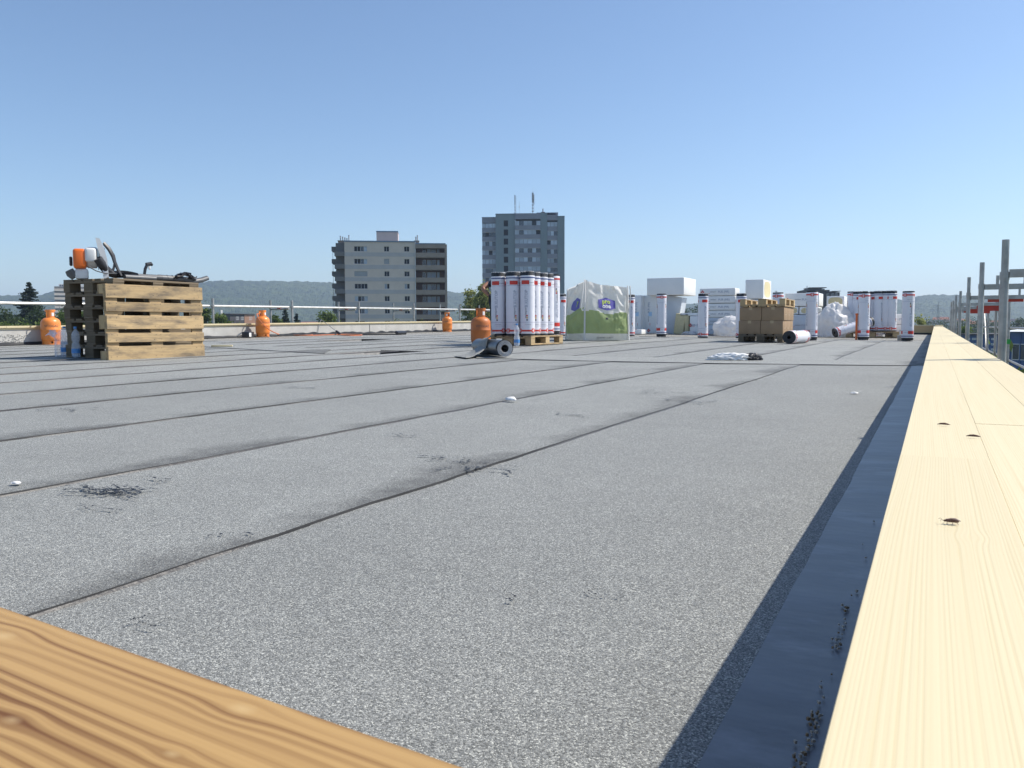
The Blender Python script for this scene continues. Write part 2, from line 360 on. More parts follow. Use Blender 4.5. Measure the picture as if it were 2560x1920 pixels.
# ================================================================== the roof
XL, YF = -13.3, 29.5                                     # inner face of the left parapet, of the far parapet
CAPZ = .269                                              # cap height over the roof at the near corner
A_ = G(0, 1504, CAPZ); B_ = G(1220, 1920, CAPZ)
def ynear(X): return A_.y + (X - A_.x) * (B_.y - A_.y) / (B_.x - A_.x)   # inner edge of the near cap
PITS = [(-6.68, -5.95, 8.15, 9.35, .085), (-10.25, -9.45, 12.3, 13.7, .07)]
def inpit(x, y): return any(a < x < b and c < y < d for a, b, c, d, _ in PITS)
def cuts(a, b, ex, step=None):
    r = [a, b] + [e for e in ex if a + 1e-4 < e < b - 1e-4]
    if step:
        k = max(1, int((b - a) / step)); r += [a + (b - a) * i / k for i in range(1, k)]
    r = sorted(r); o = [r[0]]
    for q in r[1:]:
        if q - o[-1] > 1e-4: o.append(q)
    return o
def gridsurf(mb, xs, ys, dz, m=0):
    id_ = {}; v = []
    def vid(i, j):
        if (i, j) not in id_:
            id_[(i, j)] = len(v); x, y = xs[i], ys[j]; v.append((x, y, zr(x, y) + (dz(x, y) if callable(dz) else dz)))
        return id_[(i, j)]
    f = []
    for i in range(len(xs) - 1):
        for j in range(len(ys) - 1):
            if inpit((xs[i] + xs[i + 1]) / 2, (ys[j] + ys[j + 1]) / 2): continue
            f.append((vid(i, j), vid(i + 1, j), vid(i + 1, j + 1), vid(i, j + 1)))
    return mb.add(v, f, m)
PX = [p for q in PITS for p in q[:2]]; PY = [p for q in PITS for p in q[2:4]]
mb = MB(); gridsurf(mb, cuts(XL - .1, .1, PX, 1.0), cuts(-.2, YF + .1, PY, 1.0), -.004)
roof = mb.build('roof_deck', [GRAN2], None, smooth=False); roof['kind'] = 'structure'
for (a, b, c, d, h) in PITS:                             # open drain recesses in the insulation
    mb = MB(); z0 = zr(a, c) - h; z = lambda x, y: zr(x, y) + .003
    mb.add([(a, c, z0), (b, c, z0), (b, d, z0), (a, d, z0), (a, c, z(a, c)), (b, c, z(b, c)), (b, d, z(b, d)), (a, d, z(a, d))],
           [(0, 1, 2, 3), (0, 3, 7, 4), (1, 5, 6, 2), (3, 2, 6, 7), (0, 4, 5, 1)])
    mb.m = [1, 0, 0, 1, 0]  # far wall takes the floor's black, its shade put into the colour
    mb.build('drain_recess', [CONCD, BITU], roof, smooth=False)

def nz(x, y=0., z=0.): return noise.noise(Vector((x, y, z)))
def bead(pts, w, seed, gap=-.25, name='bitumen_bead', h=.006):
    """soft bitumen squeezed out along a lap, broken where none came out"""
    mb = MB(); seg = []
    def flush():
        if len(seg) > 2:
            v = []; f = []
            for i, (p, t, ww) in enumerate(seg):
                s = Vector((t.y, -t.x, 0)); q = max(0.0, math.sin(PI * i / (len(seg) - 1))) ** .5 * ww
                v += [p - s * q * .5, p + Vector((0, 0, h * (.3 + q / max(w, 1e-4) * .5))), p + s * q * .5 - Vector((0, 0, .004))]
                if i: k = 3 * i; f += [(k - 3, k - 2, k + 1, k), (k - 2, k - 1, k + 2, k + 1)]
            mb.add(v, f)
        seg.clear()
    for i in range(len(pts)):
        p = pts[i]; t = (pts[min(i + 1, len(pts) - 1)] - pts[max(i - 1, 0)]).normalized()
        a = nz(p.x * 1.1 + seed, p.y * 1.1, seed) ; b = nz(p.x * 6, p.y * 6, seed * 2)
        if a > gap: seg.append((p, t, w * max(.25, .75 + .9 * a + .6 * b)))
        else: flush()
    flush()
    if mb.f: mb.build(name, [BITU], roof)

def sheet(xr, xl, y0, y1, seed, wav=.016):
    ys = cuts(y0, y1, PY, .06 if y0 < 6 else .2); xs = cuts(xl, xr, PX)
    ex = lambda y: wav * (nz(y * .9 + seed * 7, seed) + .5 * nz(y * 3.1, seed * 3) + .22 * nz(y * 13, seed * 3))
    mb = MB(); v = []; f = []; id_ = {}
    for i, x in enumerate(xs):
        for j, y in enumerate(ys):
            e = ex(y) if i == len(xs) - 1 else 0; X = x + e
            id_[i, j] = len(v); v.append((X - xr, y, zr(X, y) + .001 + .006 * (x - xl) / (xr - xl) + .003 * nz(x * 2, y * 1.3, seed)*(.5 if i else 0)))
    for i in range(len(xs) - 1):
        for j in range(len(ys) - 1):
            if inpit((xs[i] + xs[i + 1]) / 2, (ys[j] + ys[j + 1]) / 2): continue
            f.append((id_[i, j], id_[i + 1, j], id_[i + 1, j + 1], id_[i, j + 1]))
    n = len(v); I = len(xs) - 1                          # the cut edge of the sheet
    for j, y in enumerate(ys): q = v[id_[I, j]]; v.append((q[0] + .0015, q[1], q[2] - .0060))
    mb.add(v, f)
    fe = [(id_[I, j], n + j, n + j + 1, id_[I, j + 1]) for j in range(len(ys) - 1)]; mb.f += fe; mb.m += [1] * len(fe)
    mb.build('membrane_sheet', [GRAN, EDGE], roof, (xr, 0, 0), smooth=False)
    yy = np.arange(y0, y1, .05 if y0 < 6 else .12)
    bead([Vector((xr + ex(y) + .003, y, zr(xr, y) + .0005)) for y in yy], .019 if y0 < 6 else .026, seed * 5.3, -.18)
seams1 = [-.02, -1.1, -1.94, -2.85, -3.84, -4.73, -5.62, -6.5, -7.4, -8.3, -9.2, -10.1, -11.0, -11.9, -12.6, XL]
for i in range(len(seams1) - 1):
    sheet(seams1[i], seams1[i + 1] - .07, ynear(seams1[i]) - .08, 9.2 if i < 12 else 11.5, i + 1)
seams2 = [-.02, -.93, -1.83, -2.78, -3.72, -4.62, -5.55, -6.4, -7.3, -8.2, -9.1, -10.0, -10.9, -11.6]
for i in range(len(seams2) - 1):
    sheet(seams2[i], seams2[i + 1] - .07, 8.6, 19.55 + .35 * nz(i * 3.3, 1) - (0 if i < 7 else 1.6), i + 31)
bead([on(x, 19.6 + .02 * nz(x * 3, 2), .004) for x in np.arange(-6.4, -.1, .1)], .03, 3.3, -.6)
def poly(px):
    pts = [Gs(*p) for p in px]; out = []
    for a, b in zip(pts, pts[1:]):
        k = max(2, int((b - a).length / .1))
        for i in range(k):
            q = a.lerp(b, i / k); q.y += .012 * nz(q.x * 2, q.y); out.append(on(q.x, q.y))
    return out + [pts[-1]]
def crossstrip(pn, pf, seed):
    n = poly(pn); f = poly(pf); k = min(len(n), len(f)); n = [n[int(i * (len(n) - 1) / (k - 1))] for i in range(k)]; f = [f[int(i * (len(f) - 1) / (k - 1))] for i in range(k)]
    o = f[0].copy(); v = []; F_ = []
    for i in range(k):
        v += [n[i] + Vector((0, 0, .002)) - o, n[i] + Vector((0, 0, .0115)) - o, f[i] + Vector((0, 0, .0115)) - o, f[i] + Vector((0, 0, .002)) - o]
        if i: q = 4 * i; F_ += [(q - 4, q - 3, q + 1, q), (q - 3, q - 2, q + 2, q + 1), (q - 2, q - 1, q + 3, q + 2)]
    mb = MB(); mb.add(v, F_); mb.m = [1, 0, 1] * (k - 1)
    mb.build('membrane_strip', [GRAN, BITU], roof, o, smooth=False)
    bead([p + Vector((0, -.004, .006)) for p in n], .022, seed, -.6); bead([p + Vector((0, .004, .006)) for p in f], .022, seed + 9, -.6)
crossstrip([(2291, 917), (1800, 911), (1440, 904), (1190, 897)], [(2293, 905), (1800, 899), (1440, 892), (1190, 884)], 2.2)
crossstrip([(812, 886), (660, 877), (507, 868), (430, 864)], [(826, 875), (660, 866), (507, 857), (440, 853)], 7.7)

def smear(px, py, rx, ry, n, s, seed, dark=True):
    r = random.Random(seed); c = Gs(px, py); mb = MB()
    ax = (Gs(px + rx, py) - c); ay = (Gs(px, py - ry) - c)
    k_ = max(2, n // 12); u_ = ax.normalized(); w_ = ay.normalized()
    for _ in range(k_):                                   # dragged, broken strokes
        a = r.random() * 2 * PI; q = abs(r.gauss(0, .42)); X = c + ax * (q * math.cos(a)) + ay * (q * math.sin(a)); th = r.uniform(-.5, .5) + (PI if r.random() < .5 else 0)
        for _ in range(r.randint(5, 16)):
            th += r.gauss(0, .35); X = X + (u_ * math.cos(th) + w_ * math.sin(th)) * s * r.uniform(.8, 1.8)
            if r.random() < .15: X = X + u_ * s * r.gauss(0, 3)
            Y_ = on(X.x, X.y, .0102); k = r.randint(4, 7); ss = s * r.uniform(.2, .9)
            mb.add([Y_ + Vector((ss * r.uniform(.5, 1.2) * math.cos(2 * PI * i / k + .3), ss * r.uniform(.5, 1.2) * math.sin(2 * PI * i / k + .3), r.uniform(0, .0012))) for i in range(k)], [tuple(range(k))])
    o = mb.build('bitumen_or_shadow_mark', [BITU], roof, smooth=False); o['kind'] = 'stuff'
for i, a in enumerate([(283, 1236, 52, 8, 420, .0065), (420, 1211, 46, 6, 34, .006), (192, 1275, 14, 16, 14, .005), (600, 1349, 22, 9, 26, .006), (1150, 1163, 70, 14, 60, .006),
                       (1040, 1148, 30, 6, 40, .007), (1283, 1517, 28, 6, 30, .0026), (1500, 1506, 34, 6, 14, .003), (370, 1570, 80, 26, 80, .0025), (1170, 1176, 50, 10, 60, .008),
                       (1710, 1008, 40, 8, 60, .012), (745, 972, 50, 5, 40, .012), (1020, 1095, 60, 8, 40, .008), (1470, 1045, 50, 7, 40, .010), (150, 1027, 40, 4, 40, .012),
                       (1960, 930, 60, 6, 50, .014), (1985, 950, 50, 5, 30, .012), (2200, 1046, 12, 1, 24, .004), (1620, 985, 70, 9, 50, .012), (640, 852, 60, 5, 40, .03), (820, 850, 40, 4, 30, .03), (1050, 845, 60, 3, 30, .03)]):  # thin tick beside the parapet shadow is a painted post-top shadow
    smear(*a, seed=i)

# film-faced flashing strip at the foot of the right upstand
e0, e1 = -.176, -.006
mb = MB(); v = []; f = []; ys = np.arange(.0, 8.26, .06)
for i, y in enumerate(ys):
    xa = e0 + .004 * nz(y * 2.1, 5) + .002 * nz(y * 9, 2)
    for j, (x, dz) in enumerate([(xa, .006), (xa + .001, .0125), (xa + .06, .0135 + .0012 * nz(y * 5, 1)), (xa + .12, .015 + .002 * nz(y * 4, 3)), (-.028, .022 + .003 * nz(y * 3, 4)), (-.010, .060), (-.008, .20)]):
        v.append((x, y, zr(x, y) + dz))
    if i:
        a = 7 * i
        f += [(a - 7 + j, a - 6 + j, a + 1 + j, a + j) for j in range(6)]
mb.add(v, f).build('flashing_strip', [FLASH], roof)
r2 = random.Random(5); mb = MB()                         # crumbs of granulate and mortar lying in the corner of the flashing
for k in range(300):
    y = abs(r2.gauss(.0, .42)) + .42 if k < 330 else r2.uniform(.4, 4); x = -.089 - abs(r2.gauss(0, .006)) + .006 * nz(y * 8, 1)
    if nz(y * 7, 9) < .02 and k > 40: continue
    s = r2.uniform(.0008, .0026); z = zr(x, y) + .0165
    mb.add([(x + s * r2.uniform(.5, 1) * math.cos(q), y + s * r2.uniform(.5, 1) * math.sin(q), z + (s if q2 else -s * .3)) for q2 in (0, 1) for q in (0, 1.6, 3.1, 4.7)], [(4, 5, 6, 7), (0, 1, 5, 4), (1, 2, 6, 5), (2, 3, 7, 6), (3, 0, 4, 7)], r2.choice((0, 0, 1)))
mb.build('mortar_crumb', [S('crumb_pale', (.5, .46, .38), .9), S('crumb_brown', (.26, .19, .11), .9)], roof, smooth=False)['kind'] = 'stuff'

# ------------------------------------------------------------------ parapets
def capz(y): return CAPZ + .0035 * y
par = thing('parapet', 'long sunlit parapet capped with pale spruce boards along the scaffold side', 'parapet', (0, 0, 0))
mb = MB(); v = []; f = []
for i, y in enumerate(np.linspace(-.5, YF + .2, 40)):
    v += [(-.004, y, -.3), (.198, y, -.3), (.198, y, capz(y) - .0275), (-.004, y, capz(y) - .0275)]
    if i: a = 4 * i; f += [(a - 4 + j, a - 4 + (j + 1) % 4, a + (j + 1) % 4, a + j) for j in range(4)]
mb.add(v, f).build('upstand', [CONC], par, smooth=False)
XI, XO = -.0272, .204
def capboard(xa, xb, ya, yb, mat, dz=0., th=.027, parent=par, seed=0):
    """one board of the cap: slightly cupped, softened edges"""
    c = ((xa + xb) / 2, (ya + yb) / 2); hw = (xb - xa) / 2 - .00005; hl = (yb - ya) / 2 - .0005; e = .0003
    prof = [(-hw, -th), (-hw, -e), (-hw + e, 0), (hw - e, 0), (hw, -e), (hw, -th)]
    mb = MB(); v = []; k = 6; n = max(2, int((yb - ya) / 1.0) + 1)
    for i in range(n + 1):
        y = -hl + 2 * hl * i / n; z = capz(c[1] + y) + dz
        v += [(p[0], y, z + p[1] + .0006 * nz(c[0] * 9 + seed, (c[1] + y) * .7)) for p in prof]
    f = [(i * k + j, i * k + (j + 1) % k, (i + 1) * k + (j + 1) % k, (i + 1) * k + j) for i in range(n) for j in range(k)] + [tuple(range(k - 1, -1, -1)), tuple(n * k + j for j in range(k))]
    mb.add(v, f).build('cap_board', [mat], parent, (c[0], c[1], 0), smooth=False)
w3 = (XO - XI) / 3
JY = [-.6, G(2300, 1076, CAPZ).y, 6.9, 10.4, 13.9, 18.0, 23.0, 27.6]
for i in range(len(JY) - 1):
    for s in range(3):
        ya, yb = JY[i], JY[i + 1]
        if i == 0 and s == 1: yb += .07
        if i == 1 and s == 1: ya += .07
        if i == 0 and s == 0: yb -= .25
        if i == 1 and s == 0: ya -= .25
        capboard(XI + w3 * s, XI + w3 * (s + 1), ya, yb, CAPW1 if i < 2 and s == 2 else CAPW, seed=i * 3 + s, dz=(.00015, -.0001, .0)[(i + s) % 3])
capboard(XI + .03, XO + .01, 27.61, YF + .3, CAPW, dz=.03)
parf = thing('parapet', 'short timber-faced parapet closing the far end behind the membrane rolls', 'parapet')
mb = MB()
za = zr(-1, YF)
mb.bx(XL, -.03, YF, YF + .2, -.3, za + .045, 0); mb.build('upstand', [BITU], parf, smooth=False)  # black foot: shadow of the gap under the face boards, put into colour
for k in range(4):
    x1 = -.03 - k * 3.3; x0 = x1 - 3.29
    MB().bx(-(x1 - x0) / 2, (x1 - x0) / 2, -.028, .0, 0, .21).build('face_board', [wood('x', (.55, .40, .22), (.4, .26, .12), 60, .5, (), .7, .1, 'X') if k == 0 else MATS['x']], parf, ((x0 + x1) / 2, YF + .005, za + .05), smooth=False)
    MB().bx(-(x1 - x0) / 2, (x1 - x0) / 2, -.05, .22, 0, .03).build('cap_board', [CAPW], parf, ((x0 + x1) / 2, YF, za + .262), smooth=False)
# left parapet: concrete with a two-layer timber cap
parl = thing('parapet', 'pale concrete parapet with yellow timber cap beside the gas cylinders', 'parapet')
def lz(y): return .353 + .01005 * y                     # its top runs up slightly
v = []; f = []; mb = MB()
for i, y in enumerate(np.linspace(1.0, YF + .2, 60)):
    zz = lz(y) - .062
    v += [(XL, y, zr(XL, y) - .1), (XL, y, zz), (XL - .2, y, zz), (XL - .2, y, -.4)]
    if i: a = 4 * i; f += [(a - 4 + j, a + j, a + j + 1, a - 3 + j) for j in range(3)]
mb.add(v, f).build('wall', [CONC], parl, smooth=False)
for k in range(8):
    ya, yb = 1.2 + 3.6 * k, 1.2 + 3.6 * (k + 1) - .006; l = yb - ya
    for nm, d0, h, o in (('cap_board', -.03, .03, .035), ('cap_board', -.0615, .031, .012)):
        q = MB(); q.add([(x, y, z + lz(ya + l / 2 + y) + d0) for y in (-l / 2, l / 2) for (x, z) in ((XL + o, 0), (XL + o, h), (XL - .2 - o, h), (XL - .2 - o, 0))],
                        [(0, 1, 5, 4), (1, 2, 6, 5), (2, 3, 7, 6), (3, 0, 4, 7), (3, 2, 1, 0), (4, 5, 6, 7)])
        q.build(nm, [CAPW], parl, (0, ya + l / 2, 0), smooth=False)
v = []; f = []; mb = MB()                                # torn black membrane turned up at the foot
ys = np.arange(1.3, YF, .07)
for i, y in enumerate(ys):
    h = max(.02, .055 + .035 * nz(y * .8, 3) + .03 * nz(y * 4, 8))
    v += [(XL + .10 + .02 * nz(y * 3), y, zr(XL, y) + .006), (XL + .022, y, zr(XL, y) + .02), (XL + .012 + .012 * abs(nz(y * 5, 5)), y, zr(XL, y) + h)]
    if i: a = 3 * i; f += [(a - 3, a - 2, a + 1, a), (a - 2, a - 1, a + 2, a + 1)]
mb.add(v, f).build('membrane_upturn', [BLACKR], parl, smooth=False)
for px in (924, 965): # formwork joints
    q = XP(px, 815, XL); mb = MB(); mb.bx(-.002, .0015, -.012, .012, zr(XL, q.y), lz(q.y) - .07); mb.build('joint', [BITU if px == 924 else CONCD], parl, (XL + .001, q.y, 0))
mb = MB(); y = 5.2                                         # a patch of chipped concrete
for _ in range(160):
    a = XP(rnd.gauss(28, 22), rnd.uniform(836, 856), XL + .004); s = rnd.uniform(.006, .02)
    mb.add([(XL + .002, a.y + s * math.cos(q) * rnd.uniform(.5, 1), a.z + .5 * s * math.sin(q)) for q in (0, 1.3, 2.6, 3.9, 5.2)] + [(XL + .012, a.y, a.z)], [(i, (i + 1) % 5, 5) for i in range(5)])
mb.build('chipped_patch', [CONC], parl, smooth=False)['kind'] = 'stuff'
# near parapet with the darker timber the camera rests over
dn = (B_ - A_).normalized(); nn = Vector((dn.y, -dn.x, 0))           # nn points away from the roof
ang = math.atan2(dn.y, dn.x)
parn = thing('parapet', 'close brown spruce beam with dark grain capping the near parapet', 'parapet', (A_.x, A_.y, 0), ang)
mb = MB(); mb.bx(-13.1, .5, -.205, -.012, -.3, CAPZ - .062); mb.build('upstand', [CONC], parn, smooth=False)
mb = MB(); hw = .115; prof = [(-hw, -.06), (-hw, -.004), (-hw + .004, 0), (hw - .006, 0), (hw - .0018, -.0018), (hw, -.006), (hw, -.06)]
mb.add([(p[0], y, p[1]) for y in (-2.6, -.6, .0, .3, .6) for p in prof], [(i * 7 + j, i * 7 + (j + 1) % 7, i * 7 + 7 + (j + 1) % 7, i * 7 + 7 + j) for i in range(4) for j in range(7)] + [tuple(range(6, -1, -1)), tuple(range(28, 35))])
o = mb.build('cap_beam', [NEARW], parn, (-.1, -hw, CAPZ), ang=25); o.rotation_euler = (0, 0, -PI / 2)
mb = MB(); mb.bx(-13.1, -2.72, -.23, 0, CAPZ - .06, CAPZ); mb.build('cap_beam', [CAPW], parn, smooth=False)
mb = MB(); mb.bx(XL - .2, .198, 1.7, YF + .2, -12, -.32); mb.add([(XL - .2, 1.7, -.32), (.198, 1.7, -.32), (.198, .0, -.32), (XL - .2, 1.5, -.32), (.198, 0, -12), (XL - .2, 1.5, -12)], [(0, 1, 2, 3), (3, 2, 4, 5)])
q = mb.build('building_body', [CONC], None, smooth=False); q['kind'] = 'structure'

# ------------------------------------------------------------------ scaffolds
sc = thing('scaffold', 'grey steel facade scaffold with red toe boards beyond the spruce parapet cap', 'scaffold', (.38, 5, -12))
def sp(*p): return Vector(p) - Vector((.38, 5, -12))
XSI, XSO = .38, 1.11
fy = [XP(x, 813, XSI).y for x in (2507, 2450.5, 2419, 2399, 2388.5, 2382, 2377)]
fy = [fy[0] - 2.55] + fy
for i, y in enumerate(fy):
    for X in (XSI, XSO):
        top = (.86 if i == 0 else .93 if i == 1 else 1.0 + (.02 if i % 2 else -.015)) if X == XSI else .90
        mb = MB(); mb.path([sp(X, y, -12), sp(X, y, top - .22)], .0245, 14); mb.path([sp(X, y, top - .23), sp(X, y, top)], .021, 14)
        mb.path([sp(X, y, top - .25), sp(X, y, top - .20)], .0275, 14)
        mb.build('standard', [GALV], sc)
    mb = MB(); mb.box(sp((XSI + XSO) / 2, y, .755 - .035 * (i == 1)), (XSO - XSI - .05, .036, .05))
    for k in range(3): mb.path([sp(XSI + .13 + .22 * k, y, .78), sp(XSI + .13 + .22 * k, y, .86)], .014, 8)
    mb.build('transom', [GALV], sc, smooth=False)
    for zz in (-1.25, -3.25):
        MB().box(sp((XSI + XSO) / 2, y, zz), (XSO - XSI - .05, .036, .05)).build('transom', [GALV], sc, smooth=False)
    if i in (3, 4, 5, 6):
        h = .10 if i in (4, 5) else .045
        MB().box(sp(XSI + .42, y + .03, .70 - h / 2 + .04), (.40 if i != 4 else .34, .022, h)).build('toe_board', [REDP], sc, smooth=False)
    if i in (1, 2, 3, 4):
        MB().box(sp(XSO, y, .12), (.07, .07, .08)).box(sp(XSO - .05, y, .12), (.05, .03, .04)).build('coupler', [GRNP], sc, smooth=False)
for i in range(len(fy) - 1):
    ya, yb = fy[i], fy[i + 1]
    for X, zz in ((XSO, .35), (XSO, -.2), (XSO, -.75)):
        MB().path([sp(X + .03, ya, zz), sp(X + .03, yb, zz)], .0185, 10).build('guard_rail', [GALV], sc)
    if i % 2 == 0: MB().path([sp(XSO + .05, ya, -1.15), sp(XSO + .05, yb, .70)], .02, 8).build('brace', [GALV], sc)
    MB().path([sp(XSI + .04, ya, -.62), sp(XSI + .04, yb, -.62)], .0185, 10).build('guard_rail', [GALV], sc)
    for k in range(2):
        MB().box(sp(XSI + .20 + .33 * k, (ya + yb) / 2, -1.19), (.31, yb - ya - .06, .05)).build('deck_plank', [GALV], sc, smooth=False)
    MB().box(sp(XSO - .03, (ya + yb) / 2, -1.09), (.03, yb - ya - .05, .15)).build('toe_board', [REDP if i % 3 == 2 else GALV], sc, smooth=False)
sl_ = thing('scaffold', 'galvanised scaffold posts and bright guard rail behind the concrete parapet', 'scaffold', (-13.9, 10, -12))
def sq(*p): return Vector(p) - Vector((-13.9, 10, -12))
XA, XB = -14.25, -13.68
def railz(y): return .815 + .0095 * (y - 8.5)
ya_ = [XP(x, 765, XA).y for x in (676, 846, 983, 1100, 1198)]; yb_ = [XP(x, 765, XB).y for x in (532, 730, 897, 1034, 1149)]
for X, ys, ht in ((XA, [ya_[0] - 2.57] + ya_ + [ya_[-1] + 2.57], .17), (XB, [yb_[0] - 2.57 * 2, yb_[0] - 2.57] + yb_ + [yb_[-1] + 2.57], .16)):
    for j, y in enumerate(ys):
        MB().path([sq(X, y, -12), sq(X, y, railz(y) + ht)], .026, 12).path([sq(X, y, railz(y) - .03), sq(X, y, railz(y) + .03)], .038, 12).build('standard', [GALV], sl_)
        if X == XA and j: MB().box(sq(X + .35, y, railz(y) - .05), (.12, .03, .03)).box(sq(X + .25, y, railz(y) - .015), (.03, .05, .06)).box(sq(X + .3, y, railz(y) - .015), (.03, .05, .06)).build('coupler', [REDP], sl_, smooth=False)
    for a, b in zip([ys[0] - 5.2] + ys, ys + [ys[-1] + 3]):
        if X == XB: MB().path([sq(X - .05, a + .04, railz(a)), sq(X - .05, b - .04, railz(b))], .024, 10).build('guard_rail', [GALVL], sl_)
for y in ya_:
    MB().path([sq(XA, y, railz(y) - .045), sq(XB, y, railz(y) - .045)], .022, 8).build('transom', [GALV], sl_)

# ================================================================== land and hills
GRD = -12.0
GRASS = S('ground_cover', (.10, .125, .06), .9, var=.45, vs=.02, bump=.0, dirt=(.19, .18, .16), ds=.012)
HILLM, nt_, b_ = _mat('forest')
co_ = coords(nt_); f_ = mth(nt_, 'ADD', mth(nt_, 'MULTIPLY', tnoise(nt_, co_, .035, 5, .7), .65), mth(nt_, 'MULTIPLY', tnoise(nt_, co_, .004, 3), .35))
L(nt_, ramp(nt_, f_, [(.38, (.018, .034, .018)), (.5, (.036, .058, .026)), (.64, (.066, .092, .038))]), b_.inputs['Base Color']); b_.inputs['Roughness'].default_value = .9
bumpn(nt_, b_, tnoise(nt_, co_, .05, 5, .7), 1.0, 9)
mb = MB(); k = 96
mb.add([(0, 0, GRD)] + [(4300 * math.cos(2 * PI * i / k), 4300 * math.sin(2 * PI * i / k), GRD) for i in range(k)], [(0, i + 1, (i + 1) % k + 1) for i in range(k)])
mb.build('ground', [GRASS], None, smooth=False)['kind'] = 'structure'
prof = [(-2500, 745), (-1200, 735), (-500, 742), (0, 739), (95, 741), (115, 735), (145, 724), (230, 716), (400, 712), (506, 708), (560, 703), (640, 704), (700, 704), (828, 707), (930, 712), (1119, 729), (1165, 734), (1300, 748),
        (1500, 764), (1690, 762), (1745, 758), (1900, 760), (2050, 752), (2160, 740), (2215, 744), (2261, 752), (2291, 741), (2340, 738), (2413, 739), (2470, 742), (2524, 749), (2570, 757), (2800, 752), (3400, 730), (5200, 745)]
pxs = np.concatenate([np.arange(-2400, -20, 14.), np.arange(-20, 2590, 2.4), np.arange(2590, 5200, 14.)])
ridge = np.interp(pxs, [p[0] for p in prof], [p[1] for p in prof])
RR = 2300.
tt = np.concatenate([np.linspace(.0, 1.0, 62), np.linspace(1.03, 1.5, 8)])
rg = np.random.default_rng(3); V = []
for i, (px, yy) in enumerate(zip(pxs, ridge)):
    d = ray(px, hor(px)); d.z = 0; dn_ = d.normalized(); Zf = RR * dn_.dot(_f0); H = (hor(px) - yy) * Zf / F + EYE.z - GRD
    for j, t in enumerate(tt):
        r = 1150 + (RR - 1150) * t
        s = t * t * (3 - 2 * t) if t <= 1 else 1 - .25 * (t - 1)
        s = .55 * s + .45 * min(t, 1) ** 1.6 if t <= 1 else s
        x, y = dn_.x * r, dn_.y * r
        big = noise.noise(Vector((x * .0022, y * .0022, 1))) * .22 * math.sin(PI * min(t, 1)) * H
        can = (noise.noise(Vector((x * .03, y * .03, 4))) * 3.2 + noise.noise(Vector((x * .1, y * .1, 9))) * 3.0 + rg.normal() * .35) * min(1, t * 12)
        V.append((x, y, GRD - 1.5 * (t == 0) + H * s + big + can * (1 if t <= 1.01 else .3)))
n, k = len(pxs), len(tt)
Fq = [(i * k + j, (i + 1) * k + j, (i + 1) * k + j + 1, i * k + j + 1) for i in range(n - 1) for j in range(k - 1)]
me = bpy.data.meshes.new('hills'); me.from_pydata(V, [], Fq); me.materials.append(HILLM)
put('hills', me)['kind'] = 'structure'
# the air
m, nt, b = _mat('hazy_air'); nt.nodes.remove(b); pv = nt.nodes.new('ShaderNodeVolumePrincipled'); pv.inputs['Color'].default_value = (.60, .74, 1.0, 1)
pv.inputs['Density'].default_value = .00020; pv.inputs['Anisotropy'].default_value = .2
L(nt, pv.outputs[0], nt.nodes['Material Output'].inputs['Volume'])
hz = MB().bx(-4600, 4600, -4600, 4600, GRD - 1, 190).build('haze', [m], None, smooth=False); hz['kind'] = 'stuff'; hz.display_type = 'WIRE'

# ================================================================== trees
LEAFA = leafmat('leaf_mid', (.055, .09, .018), (.16, .22, .045)); LEAFB = leafmat('leaf_dark', (.025, .046, .016), (.075, .11, .034))
LEAFC = leafmat('leaf_light', (.17, .20, .05), (.42, .43, .16)); LEAFD = leafmat('needles', (.012, .026, .018), (.035, .055, .032))
BARK = S('bark', (.10, .08, .06), .9, var=.3, vs=8, bump=.6, bs=20, bd=.02)
def quads(P, size, g, flat=.0):
    """small leaf faces at the points P"""
    n = len(P); a = g.normal(size=(n, 3)); a /= np.linalg.norm(a, axis=1)[:, None]
    b = g.normal(size=(n, 3)); b -= a * (a * b).sum(1)[:, None]; b /= np.linalg.norm(b, axis=1)[:, None]
    s = (size * g.uniform(.55, 1.25, n))[:, None]
    v = np.stack([P - a * s, P + b * s * .55, P + a * s, P - b * s * .55], 1).reshape(-1, 3)
    return v.tolist(), [(4 * i, 4 * i + 1, 4 * i + 2, 4 * i + 3) for i in range(n)]
